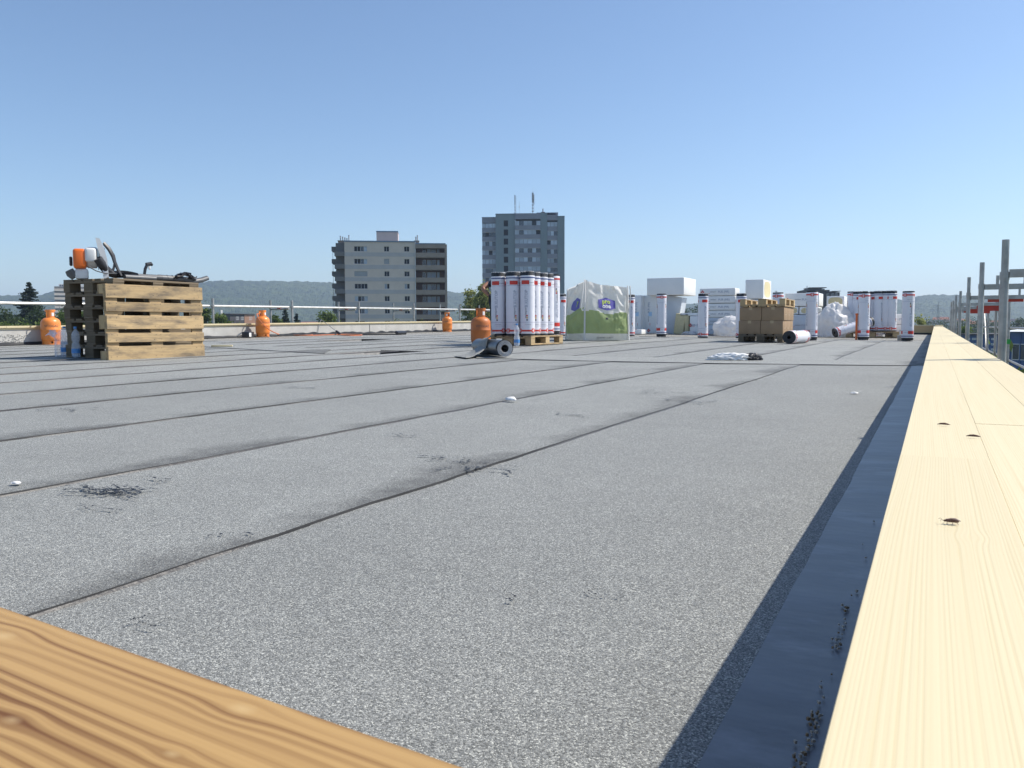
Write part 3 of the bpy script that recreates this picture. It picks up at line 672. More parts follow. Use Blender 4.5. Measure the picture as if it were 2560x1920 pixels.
def tree(px, ytop, Z, wpx, label, mat=None, kind='round', n=2600, group=None, base=.35, leaf=.2, seed=None, py=None):
    mat = mat or LEAFA
    p = D(px, hor(px), Z); ztop = EYE.z + (hor(px) - ytop) * Z / F; H = ztop - GRD; W = wpx * Z / F
    g = np.random.default_rng(seed if seed is not None else int(abs(px * 7 + Z))); q = random.Random(int(px * 3 + Z))
    t = thing('spruce_tree' if kind == 'spruce' else 'broadleaf_tree', label, 'tree', (p.x, p.y, GRD), q.uniform(0, 6), group)
    tr = MB(); P = []
    if kind == 'spruce':
        tr.path([(0, 0, 0), (0, 0, H * .5), (0, 0, H)], [.24, .13, .02], 8)
        z = H - .15
        while z > H * .35:
            rad = W * min(1.6, .10 + ((H - z) / 3.4) ** .8 * .95); m_ = 7
            for j in range(m_):
                a = q.uniform(0, 2 * PI); l = rad * q.uniform(.5, 1.25); zz_ = z + q.uniform(-.25, .25); k = int(14 + l * 22)
                s = g.uniform(0.05, 1, k)
                pts = np.stack([np.cos(a) * l * s, np.sin(a) * l * s, zz_ - .35 * l * s + .22 * l * s ** 3], 1); pts += g.normal(scale=.05 + .05 * l, size=pts.shape) * np.array([1, 1, .35]); P.append(pts)
                tr.path([(0, 0, z), (math.cos(a) * l * .8, math.sin(a) * l * .8, z - .25 * l)], [.03, .008], 4)
            z -= q.uniform(.12, .34) * 1.5
        P = np.concatenate(P)
    else:
        zc = H * (base + 1) / 2; hz_ = H * (1 - base) / 2
        tr.path([(0, 0, 0), (.1, 0, H * base), (0, .1, H * .8)], [.05 + H * .016, H * .014, .04], 8)
        nc = 46 if kind == 'round' else 60; cs = []
        for _ in range(nc):
            while True:
                c = np.array([q.uniform(-1, 1), q.uniform(-1, 1), q.uniform(-1, 1)])
                if .25 < (c ** 2).sum() < 1: break
            if kind == 'tall': w_ = W * (1.05 - .55 * (c[2] * .5 + .5)); 
            else: w_ = W * .88
            cs.append((c[0] * w_, c[1] * w_, zc + c[2] * hz_ * .93)); 
            if q.random() < .4: tr.path([(0, 0, H * q.uniform(base, base + .25)), tuple(cs[-1])], [.07, .015], 5)
        for c in cs:
            k = n // nc; s = W * (.24 if kind == 'round' else .20)
            P.append(np.array(c) + g.normal(size=(k, 3)) * np.array([s, s, s * .75]))
        P = np.concatenate(P); keep = P[:, 2] < H; P = P[keep]
        P = np.concatenate([P, np.array([[0, 0, H - .05]])])
    tr.build('trunk', [BARK], t)
    v, f = quads(P, leaf * (1 if kind != 'spruce' else .8), g); mb = MB(); mb.v = [tuple(x) for x in v]; mb.f = f; mb.m = [0] * len(f)
    mb.build('crown', [mat], t, smooth=False)
    return t
tree(77, 708, 150, 26, 'tall dark spruce with pointed top above the left guard rail', LEAFD, 'spruce', leaf=.26)
gL = 'leafy trees behind the left end of the concrete parapet'
tree(-20, 752, 150, 40, 'dark leafy tree in the mass below the tall spruce', LEAFB, n=5000, group=gL); tree(36, 762, 140, 34, 'dark leafy tree in the mass below the tall spruce', LEAFB, n=5000, group=gL)
tree(105, 762, 135, 36, 'dark leafy tree in the mass below the tall spruce', LEAFB, n=5000, group=gL); tree(172, 760, 150, 34, 'dark leafy tree in the mass below the tall spruce', LEAFB, n=3000, group=gL)
gM = 'sunlit hedge trees just beyond the guard rail'
for px, yt in ((5, 801), (60, 797), (118, 783), (165, 772), (210, 770), (-40, 790)):
    tree(px, yt, 110, 34, 'low sunlit green tree in the hedge behind the orange cylinder', LEAFA, n=3600, group=gM, leaf=.24)
gB = 'trees between the pallet and the apartment block'
tree(515, 752, 140, 17, 'narrow green tree beside the upright pallet edge', LEAFA, n=3000, leaf=.22); tree(549, 769, 135, 26, 'rounded bright green tree next to the flat brown house', LEAFA, n=4200, leaf=.22)
tree(586, 790, 130, 16, 'small bush-like tree in front of the flat brown house', LEAFA, n=1200, leaf=.22)
tree(690, 782, 140, 19, 'small bright tree just right of the hosed gas cylinder', LEAFA, n=2800, leaf=.22); tree(714, 774, 170, 15, 'dark ragged conifer between two guard rail posts', LEAFD, 'spruce', leaf=.26)
tree(742, 786, 175, 13, 'small dark conifer beside the ragged one', LEAFD, 'spruce', leaf=.26); tree(818, 775, 150, 29, 'round light green tree against the balcony side of the apartment block', LEAFA, n=4200, leaf=.24)
gF = 'treetops in front of the apartment block'
for px, yt, w in ((985, 792, 15), (1010, 797, 16), (1055, 797, 12), (905, 806, 20)): tree(px, yt, 150, w, 'treetop just showing over the cap in front of the apartment block', LEAFA, n=900, group=gF, leaf=.24)
tree(1176, 712, 130, 26, 'airy olive tree rising behind the rust-orange cylinder', LEAFC, 'tall', n=5200, leaf=.20, base=.42); tree(1210, 700, 125, 30, 'tall airy olive tree beside the white roll stack', LEAFC, 'tall', n=6000, leaf=.20, base=.42)
gV = 'far trees on the valley floor'
for px, yt, Z, w, mm in ((1690, 772, 330, 22, LEAFB), (1712, 766, 340, 18, LEAFB), (1735, 760, 330, 20, LEAFB), (1755, 768, 300, 20, LEAFB), (1675, 781, 290, 18, LEAFA), (1490, 782, 330, 22, LEAFB),
                         (2250, 790, 320, 20, LEAFB), (2330, 798, 380, 26, LEAFB), (2365, 800, 420, 26, LEAFB), (2395, 799, 380, 22, LEAFB), (2430, 797, 330, 26, LEAFB), (2465, 800, 360, 26, LEAFB), (2510, 796, 330, 26, LEAFB), (2550, 793, 300, 26, LEAFB), (2480, 790, 520, 30, LEAFB), (2350, 792, 600, 30, LEAFB), (2410, 790, 640, 32, LEAFB)):
    tree(px, yt, Z, w, 'distant dark tree on the hazy valley floor', mm, n=900, group=gV, leaf=.45)
tree(2303, 785, 130, 26, 'bright yellow-green tree past the end of the spruce cap', LEAFC, n=2200, leaf=.24); tree(2412, 800, 120, 16, 'green tree seen between the far scaffold posts', LEAFA, n=1600, leaf=.22)
gS = 'trees growing below the scaffold'
for px, py, Z, w in ((2530, 862, 30, 60), (2470, 850, 34, 40), (2440, 846, 44, 26), (2575, 880, 26, 60)):
    tree(px, py, Z, w, 'green tree growing below the scaffold', LEAFA, n=2600, group=gS, leaf=.22)

# ================================================================== buildings
PLAST = S('plaster_beige', (.62, .53, .455), .9, var=.05, vs=.6); PLASB = S('plaster_grey_band', (.47, .445, .435), .9, var=.05, vs=.6)
PLASR = S('plaster_rose', (.60, .46, .41), .9, var=.05, vs=.5); DARKC = S('dark_or_shaded_concrete', (.17, .165, .16), .9, var=.1, vs=.5); BALC = S('balcony_concrete', (.29, .24, .20), .9, var=.1, vs=.5)
ROOFB = S('roof_edge_blue', (.16, .22, .30), .6, var=.1); GLASS = S('window_glass', (.035, .05, .075), .12, var=.3, vs=.3, spec=.8, rand=.4); GLASD = S('dark_opening', (.02, .023, .03), .5, var=.3, vs=.3, spec=.2); GLASL = S('curtained_glass', (.38, .43, .50), .3, var=.2, vs=.5, rand=.25)
SHUT = S('roller_shutter', (.33, .34, .35), .6, var=.06, vs=2); FRAMW = S('window_frame_white', (.66, .66, .66), .5, var=.04); WOODB = S('brown_cladding', (.14, .07, .045), .7, var=.2, vs=1.5)
TOWG = S('tower_panel_green', (.215, .26, .28), .8, var=.05, vs=.4); TOWP = S('tower_balcony_panel', (.25, .255, .295), .7, var=.08, vs=.4); TOWD = S('tower_dark_panel', (.10, .115, .14), .7, var=.08, vs=.4)
CHIM = S('chimney_metal', (.42, .42, .42), .5, .4, var=.1); WHITW = S('white_wall', (.66, .65, .62), .85, var=.05, vs=.3); TILE = S('roof_tile', (.33, .13, .08), .8, var=.2, vs=1.5); BRICK = S('brick_render', (.42, .24, .17), .9, var=.12, vs=1.5)
BLUEW = S('blue_cladding', (.05, .10, .24), .5, var=.15, vs=1.2); TIN = S('white_sheet_roof', (.78, .78, .76), .4, var=.06, vs=1); DARKR = S('dark_roof', (.08, .075, .085), .8, var=.2, vs=1)
def frame(px, Z, turn=0.):
    p = D(px, hor(px), Z); d = p - EYE; return (p.x, p.y, GRD), math.atan2(d.y, d.x) - PI / 2 + turn
def holewall(mb, x0, x1, z0, z1, holes, y=0., dep=.22, m=0):
    xs = sorted({x0, x1, *[h[0] for h in holes], *[h[1] for h in holes]}); zs = sorted({z0, z1, *[h[2] for h in holes], *[h[3] for h in holes]})
    for a, b in zip(xs, xs[1:]):
        for c, d in zip(zs, zs[1:]):
            cx, cz = (a + b) / 2, (c + d) / 2
            if any(h[0] < cx < h[1] and h[2] < cz < h[3] for h in holes): continue
            mb.add([(a, y, c), (b, y, c), (b, y, d), (a, y, d)], [(0, 1, 2, 3)], m)
    for (a, b, c, d) in holes:
        mb.add([(a, y, c), (b, y, c), (b, y, d), (a, y, d), (a, y + dep, c), (b, y + dep, c), (b, y + dep, d), (a, y + dep, d)], [(0, 4, 5, 1), (1, 5, 6, 2), (2, 6, 7, 3), (3, 7, 4, 0)], m)
def window(t, a, b, c, d, y=.2, panes=2, mats=None, fr=None, fw_=.05):
    fr = fr or FRAMW
    mb = MB(); w = b - a; h = d - c
    mb.bx(0, fw_, 0, .05, 0, h); mb.bx(w - fw_, w, 0, .05, 0, h); mb.bx(fw_, w - fw_, 0, .05, 0, fw_); mb.bx(fw_, w - fw_, 0, .05, h - fw_, h)
    for i in range(1, panes): x = w * i / panes; mb.bx(x - fw_ * .6, x + fw_ * .6, -.004, .05, fw_, h - fw_)
    o = mb.build('window', [fr], t, (a, y - .06, c), smooth=False)
    for i in range(panes):
        mt = (mats or [GLASS])[i % len(mats or [GLASS])]
        MB().bx(w * i / panes + .01, w * (i + 1) / panes - .01, .02, .035, .01, h - .01).build('pane', [mt], o, smooth=False)
# --- apartment block
Zb = 191.; s = F / Zb; cx = 953
loc, rz = frame(cx, Zb, R(-3))
ap = thing('apartment_block', 'beige mid-rise block with grey bands, loggias and side balconies', 'building', loc, rz)
def X_(px): return (px - cx) / s
def Z_(py): return (hor(cx) - py) / s + EYE.z - GRD
top = Z_(607); xL, xM, xR = X_(865.5), X_(1040), X_(1113)
mb = MB(); holes = []
FL = [624 + 30.75 * i for i in range(0, 10)]
for y in FL:
    for a, b in ((889, 921), (962.5, 975), (1012, 1025)): holes.append((X_(a), X_(b), Z_(y + 6.4), Z_(y - 6.4)))
holewall(mb, xL, xM, 0, top, holes)
mb.add([(xL, 0, 0), (xL, 13, 0), (xL, 13, top), (xL, 0, top)], [(0, 3, 2, 1)]); mb.add([(xM, 13, 0), (xL, 13, 0), (xL, 13, top), (xM, 13, top), (xL, 0, top), (xM, 0, top)], [(0, 1, 2, 3), (4, 5, 3, 2)])
mb.build('wall', [PLAST], ap, smooth=False)
rr = random.Random(11)
for y in FL:
    zb0, zb1 = Z_(y + 18.6), Z_(y + 8.8)
    MB().bx(xL, xM, -.025, .0, zb0, zb1).build('band', [PLASB], ap, smooth=False)
    for k, (a, b) in enumerate(((889, 921), (962.5, 975), (1012, 1025))):
        q = rr.random()
        if (y == FL[2] and k == 0) or (y == FL[1] and k == 1): MB().bx(X_(a), X_(b), .1, .16, Z_(y + 6.4), Z_(y - 6.4)).build('roller_shutter', [SHUT], ap, smooth=False); continue
        window(ap, X_(a), X_(b), Z_(y + 6.4), Z_(y - 6.4), panes=4 if k == 0 else 2, mats=[GLASL, GLASD, GLASS, GLASL] if q < .4 else [GLASD, GLASD, GLASS, GLASL] if q < .75 else [GLASD])
MB().bx(xL - .1, xM + .1, -.15, 13.1, top, top + .28).build('roof_edge', [ROOFB], ap, smooth=False)
mb = MB(); mb.bx(X_(942), X_(996), 4, 9, top + .28, Z_(577.5)); mb.build('lift_house', [PLASR], ap, smooth=False)
MB().bx(X_(941.5), X_(996.5), 3.9, 9.1, Z_(577.5), Z_(577.5) + .25).build('roof_edge', [ROOFB], ap, smooth=False)
MB().path([(X_(1039.5), -.12, 0), (X_(1039.5), -.12, top - .1)], .09, 8).build('downpipe', [FRAMW], ap)
# loggias on the right
mb = MB(); t2 = Z_(612)
mb.bx(xM + .02, xR, 2.2, 12, 0, t2 - .3); mb.build('loggia_wall', [WOODB], ap, smooth=False)
MB().bx(xR, X_(1118.5), -.3, 12, 0, Z_(612)).build('pier', [BALC], ap, smooth=False)
MB().bx(xM + .02, xR + .1, -.4, 12, t2 - .9, t2).build('roof_slab', [BALC], ap, smooth=False)
MB().bx(xM + .02, xR + .2, -.45, 12.1, t2, t2 + .25).build('roof_edge', [ROOFB], ap, smooth=False)
for y in FL:
    MB().bx(xM + .03, xR - .01, -.35, 2.2, Z_(y + 21), Z_(y + 19)).build('loggia_slab', [BALC], ap, smooth=False)
    MB().bx(xM + .03, xR - .01, -.38, -.22, Z_(y + 20.5), Z_(y + 9)).build('loggia_parapet', [BALC], ap, smooth=False)
    for a, b, mm in ((1057, 1066, GLASS), (1069, 1078, GLASL), (1079, 1091, GLASL if rr.random() < .6 else GLASS), (1094, 1100, GLASL)):
        window(ap, X_(a), X_(b), Z_(y + 13), Z_(y - 6), y=2.19, panes=1, mats=[mm])
# set-back left wing and its balconies
MB().bx(X_(842), xL - .01, 2.0, 12, 0, Z_(608)).build('side_wing', [DARKC], ap, smooth=False)  # wing and balconies dark: shade of the recess is put into their colour
for y in FL:
    MB().bx(X_(841), xL - .02, -.1, 1.98, Z_(y + 18), Z_(y + 7)).build('balcony_front', [DARKC], ap, smooth=False)
    mb = MB(); xa, xb = X_(830.5), X_(842)
    mb.add([(xx, yy, zz) for yy in (3, 7) for xx, zz in ((xa, Z_(y + 3)), (xb, Z_(y + 3)), (xb, Z_(y - 8)), (xa, Z_(y - 8)), (X_(839), Z_(y + 6)))], [(0, 4, 1, 2, 3), (8, 7, 6, 5) if False else (5, 8, 7, 6, 9), (3, 2, 7, 8), (0, 3, 8, 5), (4, 0, 5, 9), (1, 4, 9, 6)])
    mb.build('balcony', [DARKC], ap, smooth=False)
MB().path([(X_(831.5), 4.8, Z_(800)), (X_(831.5), 4.8, Z_(618))], .05, 6).build('balcony_post', [GALV], ap)
for bx0, bx1, yb_t, pipes in ((846, 878, 602, ((852, 588), (857.5, 590), (863, 592), (868, 594), (873, 586))), (1036, 1050, 601, ((1041, 589), (1045, 585)))):
    MB().bx(X_(bx0 + 1), X_(bx1 - 1), 3, 5, top, Z_(yb_t)).bx(X_(bx0), X_(bx1), 2.8, 5.2, Z_(yb_t), Z_(yb_t - 1.6)).build('chimney_stack', [BALC], ap, smooth=False)
    for px, py in pipes: MB().path([(X_(px), 4, Z_(602)), (X_(px), 4, Z_(py + 1))], .13, 8).path([(X_(px), 4, Z_(py + 1)), (X_(px), 4, Z_(py))], .19, 8).build('flue', [CHIM], ap)
# --- tower
Zt = 261.; s = F / Zt; cx = 1308
loc, rz = frame(cx, Zt, R(-2))
tw = thing('tower_block', 'grey-green high-rise with glazed balconies and roof antennas behind the rolls', 'building', loc, rz)
FT = [560.8 + 22.35 * i for i in range(0, 12)]
mb = MB(); hs = [(X_(1260), X_(1271), Z_(y + 7.5), Z_(y - 7.5)) for y in FT]
holewall(mb, X_(1240), X_(1288.5), 0, Z_(538), hs, 0); mb.add([(X_(1240), 0, 0), (X_(1240), 14, 0), (X_(1240), 14, Z_(538)), (X_(1240), 0, Z_(538)), (X_(1288.5), 0, Z_(538)), (X_(1288.5), 14, Z_(538))], [(0, 3, 2, 1), (3, 4, 5, 2)])
mb.build('wall', [TOWG], tw, smooth=False)
for h in hs: window(tw, *h, panes=1, mats=[GLASD], fr=TOWD, fw_=.05)
MB().bx(X_(1351.5), X_(1368), -.3, 14, 0, Z_(536)).build('wall', [TOWG], tw, smooth=False)
MB().bx(X_(1393.5), X_(1411), -.3, 14, 0, Z_(545)).build('wall', [TOWG], tw, smooth=False)
for a, b, yt, yo, npn in ((1205.5, 1240, 545, .9, 4), (1288.5, 1351.5, 537.5, -.5, 6), (1368, 1393.5, 541, -.1, 3)):
    MB().bx(X_(a) + .02, X_(b) - .02, yo + 1.6, 14, 0, Z_(yt + 8)).build('balcony_wall', [TOWD], tw, smooth=False)
    MB().bx(X_(a) + .01, X_(b) - .01, yo, yo + 13, Z_(yt + 13.5), Z_(yt)).build('top_panel', [TOWP], tw, smooth=False)
    for i, y in enumerate(FT):
        dy = 4 if a == 1205.5 else (0 if a == 1288.5 else 3)
        MB().bx(X_(a) + .01, X_(b) - .01, yo, yo + .12, Z_(y + dy + 16.2), Z_(y + dy + 5.6)).build('balcony_panel', [TOWP], tw, smooth=False)
        MB().bx(X_(a) + .01, X_(b) + .05, yo - .02, yo + 1.59, Z_(y + dy + 17.2), Z_(y + dy + 16.3)).build('balcony_slab', [PLASB], tw, smooth=False)
        for k in range(npn):
            if rr.random() < .1: continue
            xa = X_(a) + (X_(b) - X_(a)) * k / npn; xb = X_(a) + (X_(b) - X_(a)) * (k + 1) / npn
            MB().bx(xa + .04, xb - .04, yo + .05, yo + .08, Z_(y + dy + 5.5), Z_(y + dy - 5.0)).build('pane', [GLASL if rr.random() < .75 else GLASS], tw, smooth=False)
for a, b, yt, y0 in ((1205, 1240, 544, .8), (1239.5, 1289, 536.7, -.1), (1342, 1395, 534.5, .5), (1393, 1411.3, 544, -.4)): MB().bx(X_(a), X_(b), y0, 14, Z_(yt + 1.2), Z_(yt)).build('roof_edge', [ROOFB], tw, smooth=False)
MB().bx(X_(1288), X_(1352), 0, 14, Z_(546), Z_(536.5)).build('roof_block', [TOWP], tw, smooth=False)
MB().bx(X_(1297), X_(1331), 5, 10, Z_(540), Z_(531)).build('plant_room', [TOWD], tw, smooth=False)
MB().bx(X_(1352.5), X_(1362), 5, 7, Z_(540), Z_(528)).path([(X_(1357), 6, Z_(528)), (X_(1357), 6, Z_(519))], .15, 8).build('chimney_stack', [WOODB], tw, smooth=False)
for px, y0, y1, w in ((1286.5, 537, 488, 1.1), (1331.5, 533, 482, 2.0)):
    mb = MB(); x = X_(px); mb.path([(x, 6, Z_(y0)), (x, 6, Z_(y1))], .11, 8)
    for k in range(6):
        zz = Z_(y0 + (y1 - y0) * (.12 + .15 * k)); mb.bx(x - w * .16, x + w * .13, 5.6, 5.85, zz, zz + (1.2 if k > 2 else .35))
        mb.path([(x, 6, zz + .2), (x + .45, 6, zz + .2), (x + .45, 6, zz + .9)], .03, 5)
    if w > 1.5: mb.path([(x, 6, Z_(y1)), (x, 6, Z_(468))], .03, 5); mb.bx(x + .25, x + .45, 5.8, 6.1, Z_(508), Z_(484))
    mb.build('antenna_mast', [CHIM], tw, smooth=False)
MB().path([(X_(1297), 6, Z_(533)), (X_(1297), 6, Z_(500))], .035, 5).path([(X_(1297), 6, Z_(516)), (X_(1297), 6, Z_(512))], .1, 6).build('antenna_rod', [CHIM], tw)
mb = MB()
for k in range(4): mb.path([(X_(1283 + 4 * k), 4, Z_(537)), (X_(1283 + 4 * k), 4, Z_(531))], .03, 4)
mb.path([(X_(1283), 4, Z_(531)), (X_(1295), 4, Z_(531))], .03, 4); mb.build('roof_railing', [CHIM], tw)
# --- farther and lower buildings
Zb = 520.; s = F / Zb; cx = 185; loc, rz = frame(cx, Zb)
fb = thing('apartment_block', 'far pale block with stacked balcony bands above the left guard rail', 'building', loc, rz)
MB().bx(X_(145), X_(225), .6, 16, 0, Z_(717)).build('wall', [DARKC], fb, smooth=False); MB().bx(X_(155), X_(215), 3, 12, Z_(717), Z_(710.5)).build('penthouse', [WHITW], fb, smooth=False)
for k in range(5): MB().bx(X_(157 + 4.5 * k), X_(160 + 4.5 * k), 2.9, 3, Z_(716), Z_(712.5)).build('window', [GLASS], fb, smooth=False)
for k in range(10): MB().bx(X_(144.5), X_(225), 0, .6, Z_(722.5 + 10.6 * k + 4.8), Z_(722.5 + 10.6 * k)).build('balcony_panel', [PLAST], fb, smooth=False); MB().bx(X_(144.5), X_(225), -.1, .7, Z_(728.5 + 10.6 * k), Z_(727.4 + 10.6 * k)).build('balcony_slab', [WHITW], fb, smooth=False)
Zb = 165.; s = F / Zb; cx = 605; loc, rz = frame(cx, Zb, R(25))
hb = thing('flat_roofed_house', 'flat-roofed dark brown house with brick end wall behind the guard rail', 'house', loc, rz)
MB().bx(X_(574), X_(612), 0, 7, 0, Z_(786)).build('wall', [DARKR], hb, smooth=False); MB().bx(X_(612), X_(640), -.02, 7, 0, Z_(787)).build('end_wall', [BRICK], hb, smooth=False)
MB().bx(X_(573), X_(641), -.2, 7.2, Z_(786), Z_(784.2)).build('roof_edge', [DARKR], hb, smooth=False); MB().bx(X_(568), X_(573), 3, 4, Z_(786), Z_(775)).build('chimney', [WHITW], hb, smooth=False)
for a in (590, 603, 625): window(hb, X_(a), X_(a + 7), Z_(800), Z_(792), y=.05 if a < 612 else .03, panes=2)
Zb = 215.; s = F / Zb; cx = 2058; loc, rz = frame(cx, Zb, R(12))
fb2 = thing('apartment_block', 'dark stepped rooftop of a far block above the insulation packs', 'building', loc, rz)
MB().bx(X_(2018), X_(2060), 0, 14, 0, Z_(723)).build('wall', [DARKR], fb2, smooth=False); MB().bx(X_(2060), X_(2098), 1, 14, 0, Z_(731)).build('wall', [DARKR], fb2, smooth=False)
MB().bx(X_(2027), X_(2056), 2, 9, Z_(723), Z_(719.5)).bx(X_(2026), X_(2068), 1.6, 9.4, Z_(719.5), Z_(717.8)).build('penthouse', [DARKC], fb2, smooth=False)
MB().bx(X_(2080), X_(2099), .6, 8, Z_(729), Z_(727.6)).bx(X_(2070), X_(2078), 3, 6, Z_(731), Z_(724)).build('roof_canopy', [DARKC], fb2, smooth=False); MB().path([(X_(2021), 2, Z_(723)), (X_(2021), 2, Z_(714))], .1, 6).build('antenna_rod', [CHIM], fb2)
for a in (2066, 2078, 2087): window(fb2, X_(a), X_(a + 6), Z_(741), Z_(734), y=1.02, panes=2)
MB().path([(X_(1946), 2, 0), (X_(1946), 2, Z_(727))], .08, 6).path([(X_(1943), 2, Z_(727)), (X_(1949), 2, Z_(727))], .1, 6).build('antenna_rod', [CHIM], fb2)
Zb = 62.; s = F / Zb; cx = 2545; loc, rz = frame(cx, Zb, R(-38))
bh = thing('industrial_hall', 'blue-clad hall with bright white roof beyond the scaffold', 'building', loc, rz)
w0, w1 = X_(2515), X_(2640); zt = Z_(812)
MB().bx(w0, w1, 0, 22, 0, zt - .5).build('wall', [BLUEW], bh, smooth=False); MB().add([(w0 - .3, -.4, zt - .5), (w1, -.4, zt - .5), (w1, 11, zt + .45), (w0 - .3, 11, zt + .45), (w1, 22.4, zt - .5), (w0 - .3, 22.4, zt - .5)], [(0, 1, 2, 3), (3, 2, 4, 5)]).build('roof', [TIN], bh, smooth=False)
for k in range(4): window(bh, w0 + .5 + 1.6 * k, w0 + 1.7 + 1.6 * k, zt - 2.6, zt - 1.4, y=.02, panes=2)
for k in range(5): MB().bx(w0 + .2 + .9 * k, w0 + .28 + .9 * k, -.05, 0, 1, zt - .6).build('cladding_rib', [BLUEW], bh, smooth=False)
Zb = 95.; s = F / Zb; cx = 2470; loc, rz = frame(cx, Zb, R(-20))
lh = thing('industrial_hall', 'long low hall with rows of white windows behind the far scaffold posts', 'building', loc, rz)
MB().bx(X_(2400), X_(2512), 0, 14, 0, Z_(838)).build('wall', [BLUEW], lh, smooth=False); MB().bx(X_(2399), X_(2513), -.3, 14.3, Z_(838), Z_(834.5)).build('roof', [DARKR], lh, smooth=False)
for r_ in range(3):
    for k in range(7): window(lh, X_(2404 + 15 * k), X_(2414 + 15 * k), Z_(850 + 13 * r_), Z_(845 + 13 * r_), y=.02, panes=2, mats=[GLASL])
def house(px, ybase, Z, w, label, roofm, grp=None, yt=None):
    global s, cx
    s = F / Z; cx = px; loc, rz = frame(px, Z, R(rr.uniform(-35, 35)))
    t = thing('house', label, 'house', loc, rz, grp); W = w; h = Z_(yt)
    MB().bx(-W / 2, W / 2, -4, 4, 0, h - 2.2).build('wall', [WHITW], t, smooth=False)
    MB().add([(-W / 2 - .4, -4.5, h - 2.3), (W / 2 + .4, -4.5, h - 2.3), (W / 2 + .4, 0, h), (-W / 2 - .4, 0, h), (W / 2 + .4, 4.5, h - 2.3), (-W / 2 - .4, 4.5, h - 2.3)], [(0, 1, 2, 3), (3, 2, 4, 5), (0, 3, 5), (1, 4, 2)]).build('roof', [roofm], t, smooth=False)
    for k in range(3): window(t, -W / 2 + 1 + 2.6 * k, -W / 2 + 2.2 + 2.6 * k, h - 4.6, h - 3.3, y=-3.97, panes=2)
gH = 'white village houses at the foot of the right hill'
for px, yt, Z, w in ((2325, 803, 700, 10), (2352, 793, 760, 12), (2357, 791, 900, 10), (2406, 797, 760, 12), (2378, 800, 640, 10), (2445, 803, 620, 11), (2498, 801, 560, 12), (2533, 797, 700, 12), (2490, 805, 480, 14), (2270, 800, 800, 11), (780, 805, 600, 14), (768, 803, 640, 12)):
    house(px, 0, Z, w, 'small white village house among trees at the foot of the hills', TILE if rr.random() < .6 else DARKR, gH, yt)
Zb = 560.; s = F / Zb; cx = 2344; loc, rz = frame(cx, Zb, R(20))
py_ = thing('power_pylon', 'thin lattice power pylon in front of the right hill', 'pylon', loc, rz); mb = MB(); h = Z_(755)
for a in (-1, 1):
    for b in (-1, 1): mb.path([(a * 2.2, b * 2.2, 0), (a * .35, b * .35, h * .8), (a * .1, b * .1, h)], [.12, .09, .06], 4)
for k in range(10):
    z0 = h * k / 11; z1 = h * (k + 1) / 11; r0_ = 2.2 - 1.85 * min(1, z0 / (h * .8)); r1_ = 2.2 - 1.85 * min(1, z1 / (h * .8))
    for a in (-1, 1): mb.path([(-r0_, a * r0_, z0), (r1_, a * r1_, z1)], .05, 4); mb.path([(r0_, a * r0_, z0), (-r1_, a * r1_, z1)], .05, 4)
mb.build('lattice_mast', [GALV], py_, smooth=False)
for z_, w_ in ((h * .82, 5.5), (h * .9, 4)): MB().path([(-w_, 0, z_), (0, 0, z_ + .5), (w_, 0, z_)], [.06, .14, .06], 5).build('cross_arm', [GALV], py_)

# ================================================================== pallets
def _pm(): 
    d = {}
    for tone, (wd, bl) in (('new', (PALW, BLKW)), ('old_shaded', (PALW2, BLKW2))):
        bb = lambda sx, sy, sz, m: MB().bevbox((0, 0, 0), (sx, sy, sz), .003, seg=1).mesh('plank', [m], False)
        d[tone] = dict(w=bb(1.2, .145, .022, wd), n=bb(1.2, .1, .022, wd), c=bb(.145, .8, .022, wd), bw=bb(.145, .145, .078, bl), bn=bb(.145, .1, .078, bl))
    return d
PM = _pm()
def pallet(label, loc, rz=0., tone='new', group=None, rot=None, cat='pallet', jit=.003):
    t = thing('pallet', label, cat, loc, rz, group, rot); d = PM[tone]; r = random.Random(label + str(loc))
    j = lambda: r.uniform(-jit, jit)
    for y, k in ((-.3275, 'w'), (-.164, 'n'), (0, 'w'), (.164, 'n'), (.3275, 'w')): put('deck_board', d[k], t, (j(), y + j(), .133))
    for x in (-.5275, 0, .5275):
        put('stringer_board', d['c'], t, (x, 0, .111))
        for y, k in ((-.35, 'bn'), (0, 'bw'), (.35, 'bn')): put('block', d[k], t, (x + j(), y + j(), .061))
    for y, k in ((-.35, 'n'), (0, 'w'), (.35, 'n')): put('bottom_board', d[k], t, (j(), y, .011))
    return t
q = Gs(270, 902); d8 = R(-5.5)
dr = Vector((math.sin(-d8), math.cos(-d8), 0)); nr = Vector((math.cos(d8), math.sin(d8), 0))
mrot = Matrix.Rotation(d8, 3, 'Z') @ Matrix.Rotation(R(-1.2), 3, 'Y') @ Matrix(((0, 0, 1), (1, 0, 0), (0, 1, 0)))
c = q + dr * .6 - nr * .144; c.z = zr(q.x, q.y) + .402
up = pallet('weathered pale pallet standing upright on its edge against the pallet stack', c, tone='new', rot=mrot.to_euler())
mb = MB()
for y, k in ((-.3275, .145), (-.164, .1), (0, .145), (.164, .1), (.3275, .145)):
    for x in (-.5275, 0, .5275):
        for sx, sy in ((-.04, -.3), (.04, .3), (.03, -.25), (-.03, .28)):
            mb.lathe([(0, .1446), (.0045, .1446), (.0045, .143)], 6, (x + sx + rnd.uniform(-.01, .01), y + sy * k + rnd.uniform(-.005, .005), 0))
mb.build('nail', [PLAB], up)['kind'] = 'stuff'
sx0, sy0 = -8.33, 6.80; zst = zr(sx0, sy0)
ords = ('bottom', 'second', 'third', 'fourth', 'fifth', 'top')
